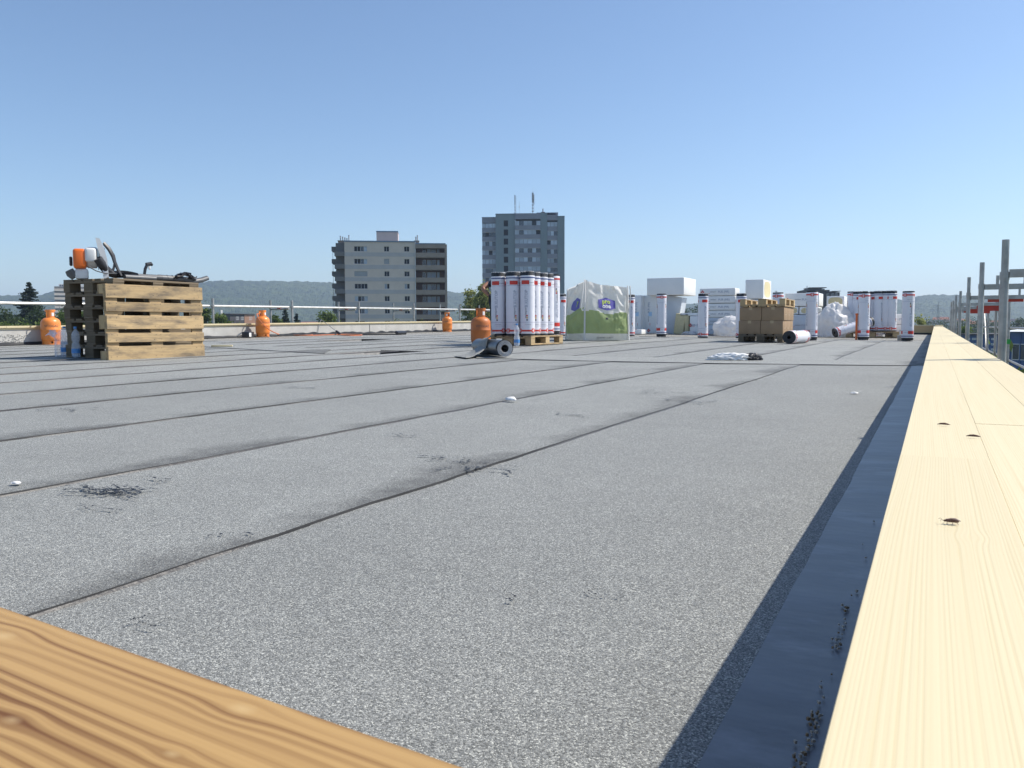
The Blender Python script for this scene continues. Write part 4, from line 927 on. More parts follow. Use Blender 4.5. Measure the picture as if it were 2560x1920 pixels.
for i in range(6):
    pallet(('dark weathered pallet, %s of the stack under the leaf blower' % (ords[i] if i in (0, 5) else ords[i] + ' from the ground')), (sx0 + rnd.uniform(-.012, .012), sy0 + rnd.uniform(-.012, .012), zst + .1445 * i + .002), R(90 + rnd.uniform(-1, 1)), 'old_shaded', 'stacked pallets under the blower')  # dark here includes the stack's shade, carried by the timber colour
zt_ = zst + .1445 * 6 + .003

# ------------------------------------------------------------------ backpack blower on the stack
bl = thing('leaf_blower', 'orange and white backpack leaf blower with black tube on the pallet stack', 'leaf blower', (-8.43, 6.33, zt_), R(80))
MB().bevbox((-.080, -.02, .225), (.13, .24, .215), .03, seg=3).build('engine_cover', [PLAO], bl)
MB().bevbox((-.065, 0, .060), (.13, .2, .112), .02, seg=2).build('fuel_tank', [PLAW], bl)
MB().path([(-.14, -.03, .01), (-.17, -.03, .06), (-.19, -.03, .1)], [.02, .035, .03], 8, squash=2).build('muffler_shield', [PLAG], bl)
MB().bevbox((-.17, .02, .2), (.03, .1, .1), .01).build('air_filter', [PLAB], bl)
mb = MB(); mb.path([(-.02, 0, .245), (.0, 0, .245), (.085, 0, .245), (.095, 0, .245)], [.10, .118, .118, .10], 24); mb.bevbox((.030, -.075, .265), (.12, .15, .16), .03, seg=3); mb.build('fan_housing', [PLAW], bl)
mb = MB()
for k in range(7): mb.path([(.10 + .011 * k, 0, .235), (.105 + .011 * k, 0, .235)], .122 - .004 * (k % 2), 24)
mb.build('intake_grille', [PLAB], bl)
mb = MB(); pf = [(.085, .455), (.125, .45), (.165, .35), (.195, .22), (.205, .03), (.150, .0), (.140, .2), (.105, .33)]; n = len(pf)
mb.add([(x, y, z) for y in (-.14, .14) for x, z in pf], [tuple(range(n - 1, -1, -1)), tuple(range(n, 2 * n))] + [(i, (i + 1) % n, n + (i + 1) % n, n + i) for i in range(n)]); mb.build('back_plate', [PLAW], bl)
for y in (-.09, .09):
    mb = MB(); pts = [(.165, y, .41), (.215, y, .35), (.255, y, .27), (.27, y, .20), (.30, y, .12), (.335, y, .045)]
    mb.path(pts, [.020, .024, .026, .022, .018, .015], 8, squash=.45); mb.build('shoulder_strap', [PLAB], bl)
    MB().path([(.27, y, .20), (.255, y, .13), (.225, y, .07)], .012, 6).build('strap_buckle_band', [PLAG], bl)
for ch in bl.children: ch.rotation_euler = (0, 0, R(-28)); ch.location = (-.02, .03, 0)
yb = -.14
MB().path([(.0, yb, .23), (.045, yb, .17), (.085, yb, .115), (.15, yb, .07), (.19, yb, .062)], [.046, .05, .047, .043, .042], 16).build('elbow', [PLAB], bl)
mb = MB(); pts = []; rr_ = []
for k in range(46): t = k / 45; pts.append((.19 + .30 * t, yb, .062 + .012 * math.sin(PI * t) - .012 * t)); rr_.append(.043 if k % 2 else .034)
mb.path(pts, rr_, 14); mb.build('corrugated_hose', [PLAB], bl)
mb = MB(); mb.path([(.48, yb, .05), (.78, yb, .048), (.80, yb, .048), (1.10, yb, .042), (1.12, yb, .042), (1.28, yb, .040)], [.034, .034, .038, .037, .033, .032], 16)
for x in (.84, .92, 1.0): mb.path([(x, yb, .046), (x + .012, yb, .046)], .040, 16)
mb.build('blow_tube', [PLAG], bl)
MB().path([(1.27, yb, .04), (1.36, yb, .03), (1.46, yb, .045), (1.56, yb, .075)], [.032, .034, .036, .032], 16, squash=.8).build('nozzle', [PLAG], bl)
MB().path([(.27, yb - .085, .032), (.70, yb - .085, .030)], .031, 16).build('spare_tube', [PLAG], bl)
mb = MB(); mb.path([(.60, yb, .07), (.615, yb, .14), (.64, yb, .185), (.665, yb, .20)], [.018, .019, .019, .02], 10); mb.path([(.63, yb, .195), (.70, yb, .205), (.72, yb, .19)], [.02, .023, .015], 10); mb.build('control_handle', [PLAB], bl)
MB().bevbox((.678, yb, .158), (.022, .018, .04), .006).build('trigger', [PLAW], bl)
mb = MB(); mb.path([(-.09, yb + .01, .13), (-.03, yb - .02, .09), (.06, yb - .04, .065), (.17, yb - .05, .07), (.28, yb - .02, .09)], .006, 6); mb.build('throttle_cable', [PLAG], bl)
mb = MB(); r3 = random.Random(3)
for k in range(9): mb.path([(1.02 + .3 * i / 7 + r3.uniform(-.02, .02), yb - .05 + r3.uniform(-.05, .05), .05 + .045 * math.sin(PI * i / 7) + r3.uniform(-.02, .03)) for i in range(8)], .009, 5)
mb.build('harness_webbing', [PLAB], bl)

for ch in bl.children:
    if ch.name.split('.')[0] in ('corrugated_hose', 'blow_tube', 'nozzle', 'spare_tube', 'control_handle', 'trigger', 'harness_webbing'): ch.scale = (.86, 1, 1); ch.location = (.025, 0, 0)
# ------------------------------------------------------------------ bottles
def bottle(label, loc, water=.1, h=.33, parent=None):
    t = thing('water_bottle', label, 'bottle', loc); R_ = .045
    MB().lathe([(0, .004), (.03, 0), (.043, .012), (R_, .03), (R_, .11), (.040, .15), (.033, .17), (.041, .20), (.044, .235), (.036, .275), (.018, .30), (.0145, .315)], 24).build('bottle_body', [PET], t)
    MB().lathe([(.0, .318), (.016, .318), (.017, .33), (.016, .342), (0, .342)], 16, m=0).build('cap', [BLUEL], t)
    MB().lathe([(R_ + .0006, .05), (R_ + .0006, .10)], 24).build('label_band', [BLUEL if water else PAPER], t)
    if water: MB().lathe([(0, .006), (.029, .003), (.0415, .014), (.0435, .03), (.0435, water), (0, water)], 24).build('water', [WATER], t)
    return t
q = Gs(191, 897); bottle('clear water bottle standing before the dark pallet stack end', (q.x, q.y, zr(q.x, q.y) + .012), .09)
q = Gs(163, 893); bottle('clear water bottle inside torn shrink film beside the pallet stack', (q.x, q.y, zr(q.x, q.y) + .012), .16)
fb_ = Gs(157, 894)
def crumple(name, label, cat, loc, size, mats, seed, amp=.35, freq=2.4, sub=4, flat=True, rz=0., split=None, group=None, kind_part=None, parent=None):
    """crushed film or cloth: a ball folded by ridged noise, lying on its flat side"""
    bm = bmesh.new(); bmesh.ops.create_icosphere(bm, subdivisions=sub, radius=1)
    so = Vector((seed * 3.7, seed * 1.3, seed * 2.1))
    for v in bm.verts:
        p = v.co.copy(); a = 0; f = freq; w = 1
        for _ in range(4): a += w * (1 - 2 * abs(noise.noise(p * f + so))); w *= .5; f *= 2.1
        p *= 1 + amp * a * .6 + amp * .8 * noise.noise(p * 1.1 + so)
        p = Vector((p.x * size[0], p.y * size[1], p.z * size[2]))
        if flat: p.z = max(p.z + size[2] * .55, .003 + .004 * abs(noise.noise(p * 30)))
        v.co = p
    me = bpy.data.meshes.new(name); bm.to_mesh(me); bm.free()
    for m in mats: me.materials.append(m)
    if split:
        for p in me.polygons: p.material_index = 1 if split(p.center) else 0
    me.polygons.foreach_set('use_smooth', [True] * len(me.polygons))
    o = put(name, me, parent, loc, (0, 0, rz))
    if not parent: tag(o, label, cat, group)
    return o
mb = MB(); v = []; f = []                                  # the torn sleeve of shrink film round the bottle
for i in range(13):
    z = .30 * i / 12
    for j in range(17):
        a = .2 + 4.6 * j / 16; rr_ = .075 + .02 * nz(i * .5, j * .5) + .05 * max(0, (i - 8) / 4) * max(0, math.cos(a - 3.4))
        v.append((rr_ * math.cos(a) * 1.2, rr_ * math.sin(a), z + .05 * nz(j * .6, 3) * (i / 12)))
    if i: b = 17 * i; f += [(b - 17 + j, b - 16 + j, b + 1 + j, b + j) for j in range(16)]
mb.add(v, f); mb.path([(-.07, -.03, .24), (-.14, -.05, .27), (-.21, -.06, .235)], [.035, .03, .004], 8, squash=.12)
o = mb.build('shrink_film', [PETF], None, (fb_.x, fb_.y, zr(fb_.x, fb_.y) + .012)); tag(o, 'torn translucent shrink film wrapped round a bottle by the pallets', 'plastic film')
q = Gs(1292, 867); bottle('half-full water bottle leaning against the roll pallet', (q.x, q.y, zr(q.x, q.y) + .012), .13)

# ------------------------------------------------------------------ gas cylinders
def cylinder(label, loc, rz, mat, hose=False, txt='VITOGAZ', reg=False):
    t = thing('gas_cylinder', label, 'gas cylinder', loc, rz); R_ = .15
    pf = [(0, .06), (.09, .045), (.13, .055), (.147, .085), (R_, .12), (R_, .235), (.1535, .24), (.1535, .25), (R_, .255), (R_, .345), (.146, .375), (.132, .405), (.105, .43), (.07, .445), (.035, .452), (0, .454)]
    MB().lathe(pf, 40).build('body', [mat], t, ang=50)
    mb = MB()
    for k in range(4): mb.lathe([(.128, .0), (.132, .0), (.135, .06), (.131, .06)], 10, a0=k * PI / 2 + .12, a1=(k + 1) * PI / 2 - .12)
    mb.lathe([(.126, 0), (.137, 0), (.137, .018), (.126, .018), (.126, 0)], 40); mb.build('foot_ring', [mat], t)
    mb = MB()
    for a0, a1, z1 in ((-2.45, -.75, .57), (.7, 2.4, .57)): mb.lathe([(.076, .425), (.076, z1), (.072, z1), (.072, .425)], 16, a0=a0, a1=a1)
    mb.lathe([(.071, .545), (.078, .545), (.079, .575), (.071, .575), (.071, .545)], 32); mb.build('collar', [mat], t)
    MB().path([(0, 0, .445), (0, 0, .505)], .016, 10).path([(0, 0, .49), (0, .05, .495)], .011, 8).path([(0, 0, .505), (0, 0, .535)], [.024, .02], 10).build('valve', [BRASS], t)
    mb = MB(); put_text(mb, txt, .052, lambda x, y: ((R_ + .0012) * math.cos(-PI / 2 + x / R_), (R_ + .0012) * math.sin(-PI / 2 + x / R_), .305 + y)); mb.build('lettering', [PDARK], t)
    MB().lathe([(.0775, .47), (.0775, .525)], 8, a0=-1.4, a1=-.9).build('sticker', [PAPER], t)
    if reg: MB().path([(0, .05, .495), (.0, .085, .495)], .018, 10).path([(0, .085, .48), (0, .085, .525)], .024, 12).build('regulator', [GALV], t)
    return t
vw = lambda p: math.atan2(EYE.y - p.y, EYE.x - p.x) + PI / 2
q = XP(128, 850, -13.08); q = on(q.x, q.y, .004); cylinder('orange gas cylinder standing by the parapet left of the pallet stack', q, vw(q) + .1, ORNG)
q = XP(657, 830, -13.02); q2 = on(q.x, q.y, .004); cylinder('orange gas cylinder with a hose hanging from its valve by the parapet', q2, vw(q2) + .5, ORNG, reg=True)
q = XP(1118, 825, -12.98); q3 = on(q.x, q.y, .004); cylinder('orange gas cylinder with brass valve before the parapet near the roll stack', q3, vw(q3) - .5, ORNG, reg=True)
q = Gs(1202, 868); q4 = on(q.x, q.y, .010); cylinder('shaded rust-orange gas cylinder touching the pallet of membrane rolls', q4, vw(q4) + .25, ORNGD)
hp = [q2 + Vector((-.0, -.09, .5)), q2 + Vector((.05, -.24, .49)), q2 + Vector((.13, -.24, .36)), q2 + Vector((.20, -.05, .16)), q2 + Vector((.24, .2, .06))]
for px, py in ((700, 838), (745, 840), (790, 839), (760, 836), (725, 837), (760, 841), (830, 838), (880, 837), (915, 839), (870, 841), (845, 838)): hp.append(Gs(px, py) + Vector((0, 0, .014)))
def smooth(pts, it=3):
    for _ in range(it):
        o = [pts[0]]
        for a, b in zip(pts, pts[1:]): o += [a.lerp(b, .25), a.lerp(b, .75)]
        pts = o + [pts[-1]]
    return pts
tag(MB().path(smooth(hp), .011, 6).build('gas_hose', [HOSE], None), 'orange gas hose coiled on the roof from the cylinder by the parapet', 'hose')
a = Gs(851, 838) + Vector((0, 0, .02)); b = XP(803, 799, XL + .02); t = thing('roofing_torch', 'long roofing torch leaning from the roof against the parapet cap', 'torch', a); b = b - a
MB().path([(0, 0, 0), b * .5, b], .008, 6).build('lance', [GALV], t); MB().path([b * .02, b * .22], [.035, .03], 12).build('burner_bell', [GRNP if False else PLAB], t); MB().path([b, b + Vector((0, -.1, -.14)), b + Vector((0, -.14, -.34))], .007, 6).build('torch_support', [GALV], t)
a = Gs(905, 838) + Vector((0, 0, .015)); b = Gs(1002, 838) + Vector((0, 0, .02)) - a; t = thing('squeegee', 'long-handled black tool lying flat on the roof before the parapet', 'tool', a)
MB().path([(0, 0, 0), b], .014, 8).build('handle', [PLAB], t); MB().box(b + Vector((0, 0, .04)), (.10, .36, .06), Matrix.Rotation(R(25), 3, 'Y')).build('head', [PLAB], t)
q = XP(620, 836, -12.95); q = on(q.x, q.y, .004); t = thing('tool_box', 'small black box with white label beside the hosed cylinder', 'box', q, R(20)); MB().bevbox((0, 0, .06), (.16, .26, .12), .01).build('box_body', [PLAB], t); MB().bx(.0805, .0815, -.12, -.02, .02, .10).build('label_sticker', [PAPER], t)
q = Gs(555, 869); t = tag(MB().bevbox((0, 0, .016), (.07, .30, .028), .004).build('timber_offcut', [CAPW], None, on(q.x, q.y, .010)), 'short pale timber offcut lying on the roof right of the pallets', 'timber'); t.rotation_euler = (0, 0, R(-50))

# ================================================================== membrane rolls
RH, RR_ = 1.0, .113
def rolldata():
    d = {}
    core = MB(); pts = []
    for k in range(120): a = k * .42; r = .035 + (RR_ - .003 - .035) * k / 119; pts.append((r * math.cos(a), r * math.sin(a)))
    core.lathe([(.032, .004), (RR_ - .002, .0), (RR_ - .0015, .01), (RR_ - .0015, RH - .012), (RR_ - .005, RH - .004), (.04, RH - .006), (.034, RH - .03), (.033, .02)], 28)
    d['core'] = core.mesh('core', [BLACKR])
    sp_ = MB(); v = []; f = []
    for k, (x, y) in enumerate(pts):
        n = Vector((x, y, 0)).normalized() * .0032; h = RH + .006 * nz(k * .3, 1) + .004 * rnd.random()
        v += [(x - n.x, y - n.y, RH - .02), (x - n.x, y - n.y, h), (x + n.x, y + n.y, h), (x + n.x, y + n.y, RH - .02)]
        if k: b = 4 * k; f += [(b - 4, b - 3, b + 1, b), (b - 3, b - 2, b + 2, b + 1), (b - 2, b - 1, b + 3, b + 2)]
    d['spiral_edge'] = sp_.add(v, f).mesh('spiral_edge', [FILM], True)
    w = MB(); prof = [(RR_ - .001, .030), (RR_ + .0015, .034)] + [(RR_ + .0015 + .0008 * math.sin(i * 1.7), .034 + .896 * i / 24) for i in range(1, 24)] + [(RR_ + .0015, .931), (RR_ - .001, .934)]
    d['wrapper'] = w.lathe(prof, 36).mesh('wrapper', [WRAP])
    E = RR_ + .0032
    def band(z0, z1, a0=0, a1=2 * PI): return MB().lathe([(E, z0), (E, z1)], max(6, int(36 * (a1 - a0) / 6.3)), a0=a0, a1=a1)
    d['blue_stripe'] = band(.893, .910).mesh('blue_stripe', [PBLUE])
    q = band(.782, .7845); q.lathe([(E, .208), (E, .2105)], 36); q.lathe([(E, .15), (E, .152)], 14, a0=-2.3, a1=-1.0); d['fine_line'] = q.mesh('fine_line', [PBLUE])
    q = band(.064, .092); d['red_stripe'] = q.mesh('red_stripe', [PRED])
    on_ = lambda a, z, e=.0: ((E + e) * math.cos(a), (E + e) * math.sin(a), z)
    P_, T_, B_2, K_, Em = MB(), MB(), MB(), MB(), MB()
    for k in range(3):
        a = k * 2 * PI / 3
        if k == 0: P_.lathe([(E + .0004, .797), (E + .0004, .858)], 10, a0=a - .90, a1=a + .25)
        put_text(T_, 'swisspor', .048, lambda x, y: on_(a - .25 - y / E * 1, .355 + x))
        put_text(T_, 'dichtungsbahn', .018, lambda x, y: on_(a + .55 + x / E, .825 + y))
        put_text(T_, 'roof membrane', .016, lambda x, y: on_(a + .1 + x / E, .175 + y))
        put_text(B_2, 'BIKUTOP', .066, lambda x, y: on_(a - .15 - y / E, .575 + x), bold=.002)
        for j, m in enumerate((2, 1, 0)):
            zc = .245 + .033 * j
            K_.add([on_(a - .05 + .013 * math.cos(b) / E, zc + .013 * math.sin(b), .0004) for b in [i * PI / 5 for i in range(10)]], [tuple(range(10))], m)
        ae = a + .9
        for j in range(4 if k == 0 else 0):
            b = j * PI / 2 + PI / 4; cx_, cz_ = .022 * math.cos(b), .022 * math.sin(b)
            Em.add([on_(ae + (cx_ + .019 * math.cos(c)) / E, .080 + cz_ + .019 * math.sin(c), .0006) for c in [i * PI / 4 for i in range(8)]], [tuple(range(8))], 0)
        for (sx, sz) in (((.022, .008), (.008, .022)) if k == 0 else ()): Em.add([on_(ae + x / E, .080 + z, .001) for x, z in ((-sx, -sz), (sx, -sz), (sx, sz), (-sx, sz))], [(0, 1, 2, 3)], 1)
    d['label_panel'] = P_.mesh('label_panel', [PRED]); d['lettering'] = T_.mesh('lettering', [PDARK], False); d['product_lettering'] = B_2.mesh('product_lettering', [PGREY], False)
    d['colour_dot'] = K_.mesh('colour_dot', [PRED, PYEL, PDARK], False); d['emblem'] = Em.mesh('emblem', [PRED, PAPER], False)
    return d
RD = rolldata()
def mroll(label, loc, rz=None, flip=False, group=None, rot=None, name='membrane_roll'):
    rz = -.8 + rnd.uniform(-.5, .5) if rz is None else rz
    t = thing(name, label, 'membrane roll', loc, rz, group, rot)
    for k, me in RD.items():
        for j in range(3 if k in ('label_panel', 'emblem') else 1):
            o = put(k, me, t, None, (PI if flip else 0, 0, j * 2 * PI / 3))
            if flip: o.location = (0, 0, RH + .003)
            if 'lettering' in k or k in ('colour_dot', 'fine_line'): o['kind'] = 'stuff'
    return t
# the full pallet: three rolls across, five along
c0 = Gs(1330, 866); px_, py_0 = c0.x - .41, c0.y + .62
zp = zr(px_, py_0)
pallet('pallet carrying the tight cluster of white membrane rolls', (px_, py_0, zp + .010), R(90 - 1), 'new')
for i in range(3):
    for j in range(5):
        x = px_ + (-.255 + .255 * i) + rnd.uniform(-.012, .012) + .012; y = py_0 + (-.48 + .24 * j) + rnd.uniform(-.005, .005)
        # printed side towards the viewer's quarter, with each roll turned a little differently
        mroll('white membrane roll of the full pallet, %s, %s' % (('first row behind the water bottle', 'second row', 'third row', 'fourth row', 'last row')[j], ('gas cylinder side', 'middle', 'bulk bag side')[i]), (x, y, zp + .156), -.85 + rnd.choice((-2.094, 0, 2.094)) + rnd.uniform(-.45, .45), flip=(i == 2 and j == 4), group='membrane rolls on the full pallet')
# singles set out over the roof
for px, py, lab, fl in ((1575, 841, 'single membrane roll standing half hidden behind the big white bag', False), (1653, 843, 'single membrane roll standing before the upright insulation slabs', True), (1757, 845, 'single membrane roll standing before the tallest printed insulation stack', False),
                        (1852, 846, 'single membrane roll standing just left of and behind the cardboard boxes', False), (2028, 852, 'single membrane roll standing between the cardboard boxes and the plastic heap', True), (2158, 851, 'single membrane roll standing beside the orange rod', True), (2268, 854, 'single membrane roll standing closest to the parapet corner', True)):
    q = Gs(px, py); mroll(lab, on(q.x, q.y, .009), flip=fl)
q = YPq = None
def YP(x, y, Y): d = ray(x, y); return EYE + d * (Y / d.y)
q = YP(1944, 800, 18.9); mroll('membrane roll rising behind the pallet on the cardboard boxes', on(q.x, q.y, .009), flip=True)
q = YP(1404, 800, 18.6); mroll('lone membrane roll visible between the roll cluster and the big bag', on(q.x, q.y, .009), flip=False)
# part pallet at the back
q = YP(2178, 838, 22.2); pz = zr(q.x, q.y)
pallet('pallet under the loose group of rolls by the white plastic heap', (q.x, q.y + .5, pz + .003), R(2), 'new')
for dx, dy, fl in ((-.50, .25, True), (-.36, .12, False), (-.24, .3, True), (.12, .12, False), (.28, .16, False), (.42, .12, False), (.30, .40, False), (.0, .45, False)): mroll('membrane roll in the loose group on the rear pallet', (q.x + dx, q.y + .42 + dy * .6, pz + .15), flip=fl, group='membrane rolls on the rear pallet')
# lying rolls
def lyroll(label, p, q_, R2=RR_):
    a = (q_ - p).normalized(); rt = a.to_track_quat('Z', 'Y').to_euler(); return mroll(label, p, rot=rt)
a = Gs(1972, 861); c = Vector((a.x, a.y, zr(a.x, a.y) + RR_ + .010)); dd = Vector((.14, .99, .004)); lyroll('white membrane roll lying on its side before the cardboard boxes', c, c + dd)
a = YP(2086, 830, 21.4); c = Vector((a.x, a.y, zr(a.x, a.y) + RR_ + .006)); dd = Vector((.80, .55, .28)); lyroll('white membrane roll leaning on the rear pallet', c, c + dd)
# opened grey roll in front of the pallet
Ro = .10; n0 = Gs(1262, 897); ax = Vector((-.70, .71, 0)).normalized(); sd = Vector((ax.y, -ax.x, 0))
t = thing('opened_membrane_roll', 'partly unrolled grey slate membrane roll with a folded flap', 'membrane roll', on(n0.x, n0.y, .011), 0)
bx_ = lambda al, s_, z: ax * al - sd * (Ro) * 0 + sd * s_ + Vector((0, 0, z))
mb = MB(); v = []; f = []; ns = 150
for i in range(ns):
    a = i * .19; r = .040 + (Ro - .040) * i / (ns - 1)
    for al in (.0, 1.0):
        for k in (0, 1): v.append(bx_(al + .004 * nz(i * .2) * (1 - al), r * math.cos(a) * 1.02 * (1 if k else .985), Ro + r * math.sin(a) * (1 if k else .985) * .97))
    if i: b = 4 * i; f += [(b - 4, b - 2, b + 2, b), (b - 3, b + 1, b + 3, b - 1), (b - 4, b, b + 1, b - 3), (b - 2, b - 1, b + 3, b + 2)]
mb.add(v, f); mb.build('coil', [BITU if False else S('roll_back_film', (.075, .08, .088), .33, var=.25, vs=8, bump=.3, bs=14, bd=.004)], t, ang=50)
mb = MB()
for k in range(12):
    r = .042 + .0037 * k; mb.lathe([(r, 0), (r + .0028, .004), (r + .0032, 0)], 40)
Mx = Matrix((sd, Vector((0, 0, 1)), -ax)).transposed().to_4x4(); mb.xf(Matrix.Translation(Vector((0, 0, Ro)) - ax * .002) @ Mx); mb.build('end_film', [FILM], t)
mb = MB(); v = []; f = []; NA, NB = 26, 15                # the flap: rises over the coil and falls on the roof to the left
for i in range(NA):
    u = i / (NA - 1)
    for j in range(NB):
        w = j / (NB - 1); al = .34 + .36 * w
        if u < .3:
            a = PI * .5 + (u / .3) * PI * .5; s_ = Ro * 1.05 * math.cos(a); z = Ro + Ro * 1.06 * math.sin(a); z += .055 * (1 - w) ** 2 * (1 - u / .3 * .3)
        else:
            k = (u - .3) / .7; s_ = -Ro * 1.05 - k * .34; z = Ro * (1 - k) ** 2.2 * (1) + .006 + .012 * abs(nz(w * 3, k * 3))
        al2 = al - (.0 if u < .3 else (u - .3) * .55 * (1 - .35 * w))
        v.append(bx_(al2, s_, z))
    if i: b = NB * i; f += [(b - NB + j, b - NB + 1 + j, b + 1 + j, b + j) for j in range(NB - 1)]
mb.add(v, f); o = mb.build('flap', [GRAN], t); md = o.modifiers.new('thick', 'SOLIDIFY'); md.thickness = .005; md.offset = 0

# ================================================================== big bag
cb = Gs(1462, 853); bag = thing('bulk_bag', 'white and green woven bulk bag with purple printed badge', 'bulk bag', (cb.x, cb.y, zr(cb.x, cb.y) + .011), R(45))
BS = .90
def topz(x, y): return 1.12 - .10 * (x / BS) - .12 * (y / BS) + .02 * nz(x * 5, y * 5)
def fold(a, b, s): 
    w = 0; f_ = 1.; k = 1.
    for _ in range(3): w += k * (1 - 2 * abs(noise.noise(Vector((a * 2.6 * f_ + s, b * 2.2 * f_ + a * f_, s))))); f_ *= 2; k *= .5
    return w
def bagpos(face, u, v, off=0.):
    """face 0: right (y=0), 1: left (x=0), 2: far right (x=BS), 3: back (y=BS)"""
    bul = (math.sin(PI * u) ** .7) * (.085 * math.sin(PI * min(1, v * 1.15)) ** .8 - .03 * v * v)
    wr = (.024 + .042 * max(0, v - .45) + .02 * (abs(u - .85) < .2)) * fold(u * 1.3, v * 1.6, face * 5.1) * min(1, v * 6) * math.sin(PI * min(.999, max(.001, u))) ** .5
    if face < 2: wr *= 1 - .85 * math.exp(-(((u - (.475, .36)[face]) / .26) ** 4) - ((v - .655) / .17) ** 4)
    k = off + bul + wr
    pinch = 1 - .05 * v
    if face == 0: x, y, nx, ny = u * BS, 0, 0, -1
    elif face == 1: x, y, nx, ny = 0, u * BS, -1, 0
    elif face == 2: x, y, nx, ny = BS, u * BS, 1, 0
    else: x, y, nx, ny = u * BS, BS, 0, 1
    z = topz(x, y) * v - .02 * math.sin(PI * u) * v
    cxx, cyy = BS / 2, BS / 2
    return ((x - cxx) * pinch + cxx + nx * k, (y - cyy) * pinch + cyy + ny * k, z)
mb = MB(); NU, NV = 44, 48
for fc in range(4):
    v = [bagpos(fc, i / NU, j / NV) for i in range(NU + 1) for j in range(NV + 1)]; f = []; mi = []
    for i in range(NU):
        for j in range(NV):
            a = i * (NV + 1) + j; q = (a, a + NV + 1, a + NV + 2, a + 1); f.append(q if fc in (0, 2) else q[::-1])
            u = (i + .5) / NU; w = (j + .5) / NV
            hi = .50 + .02 * math.sin(u * 9) if fc in (0, 2, 3) else .56 - .20 * max(0, u - .25) ; lo = .13
            mi.append(1 if lo < w < hi else 0)
    o_ = len(mb.v); mb.v += v; mb.f += [tuple(x + o_ for x in q) for q in f]; mb.m += mi
v = []; f = []                                            # slack lid
for i in range(21):
    for j in range(21):
        u, w = i / 20, j / 20; a = bagpos(0, u, 1); b = bagpos(3, u, 1); l = bagpos(1, w, 1); r_ = bagpos(2, w, 1)
        x = (l[0] * (1 - u) + r_[0] * u); y = (a[1] * (1 - w) + b[1] * w); e = min(u, 1 - u, w, 1 - w)
        zz = topz(u * BS, w * BS) - .02 * math.sin(PI * u) * (1 if e == 0 else 0) - min(.10, e * .8) + .05 * fold(u * 2, w * 2, 9) * min(1, e * 6)
        v.append((x, y, zz))
    if i: b = 21 * i; f += [(b - 21 + j, b + j, b + 1 + j, b - 20 + j) for j in range(20)]
o_ = len(mb.v); mb.v += v; mb.f += [tuple(x + o_ for x in q) for q in f]; mb.m += [0] * len(f)
mb.build('bag_shell', [BAGW, GREEN], bag, ang=70)
def bagdec(name, face, pts, mat, off, cu, cv, wu, hv, mir=1):
    mb = MB(); n = len(pts); v = []; f = []; K = 6
    for k in range(K + 1):
        for x, y in pts: v.append(bagpos(face, cu + mir * x * wu * k / K, cv + y * hv * k / K, off))
    for k in range(K): f += [(k * n + i, k * n + (i + 1) % n, (k + 1) * n + (i + 1) % n, (k + 1) * n + i) for i in range(n)]
    mb.add(v, f); return mb.build(name, [mat], bag, smooth=False)
hexp = []
hx = [(-1, -.62), (0, -1), (1, -.62), (1, .62), (0, 1), (-1, .62)]
for (a, b) in zip(hx, hx[1:] + hx[:1]): hexp += [(a[0] + (b[0] - a[0]) * t / 4, a[1] + (b[1] - a[1]) * t / 4) for t in range(4)]
bagdec('badge', 0, hexp, PURP, .009, .475, .655, .20, .115)
bagdec('badge', 1, hexp, PURP, .009, .36, .645, .20, .12, -1)
for s_, m_, cv in (('pro', LIME, .70), ('one', PAPER, .618)):
    mb = MB(); put_text(mb, s_, .118, lambda x, y: bagpos(0, .465 + x / BS, cv + y / 1.05, .015), bold=.004); mb.build('badge_lettering', [m_], bag, smooth=False)
mb = MB(); put_text(mb, 'y', .15, lambda x, y: bagpos(1, .27 - x / BS, .67 + y / 1.05, .015), bold=.004); mb.build('badge_lettering', [LIME], bag, smooth=False)
bagdec('small_tag', 0, [(-1, -1), (1, -1), (1, 1), (-1, 1)], PDARK, .006, .46, .395, .028, .018)
mb = MB(); put_text(mb, 'STANDARD  QUALITY', .035, lambda x, y: bagpos(0, .45 + x / BS, .05 + y / 1.05, .006)); mb.build('bottom_lettering', [PDARK], bag, smooth=False)
for fx, fy, dx_, dy_ in ((0, 0, -.012, -.012), (BS, 0, .015, -.015), (0, BS, -.015, .015), (BS, BS, .015, .015)):
    mb = MB(); zt = topz(fx, fy); mb.path([((fx - BS / 2) * (1 - .05 * k / 10) + BS / 2 + dx_, (fy - BS / 2) * (1 - .05 * k / 10) + BS / 2 + dy_ + .006 * nz(k * .7, fx), zt * k / 10 + (.03 if k == 10 else .002)) for k in range(11)], [.028] * 10 + [.02], 8, squash=.5); mb.build('corner_seam', [BAGW], bag)
    if (fx, fy) in ((0, 0), (BS, 0)):
        mb = MB(); mb.path(smooth([Vector((fx + dx_ * 2, fy - .03, zt + .03)), Vector((fx + dx_ * 3 - .03, fy - .06, zt * .8)), Vector((fx + dx_ * 3 - .06, fy - .05, zt * .5)), Vector((fx - .02, fy - .05, zt * .52)), Vector((fx + .03, fy - .06, zt * .8)), Vector((fx + .02, fy - .03, zt + .02))]), .018, 6, squash=.35); mb.build('lifting_loop', [BAGW], bag)
mb = MB(); mb.path(smooth([Vector((.05, .45, 1.0)), Vector((.02, .40, 1.09)), Vector((-.0, .34, 1.05))]), .02, 6, squash=.4); mb.build('tie_cord', [BAGW], bag)

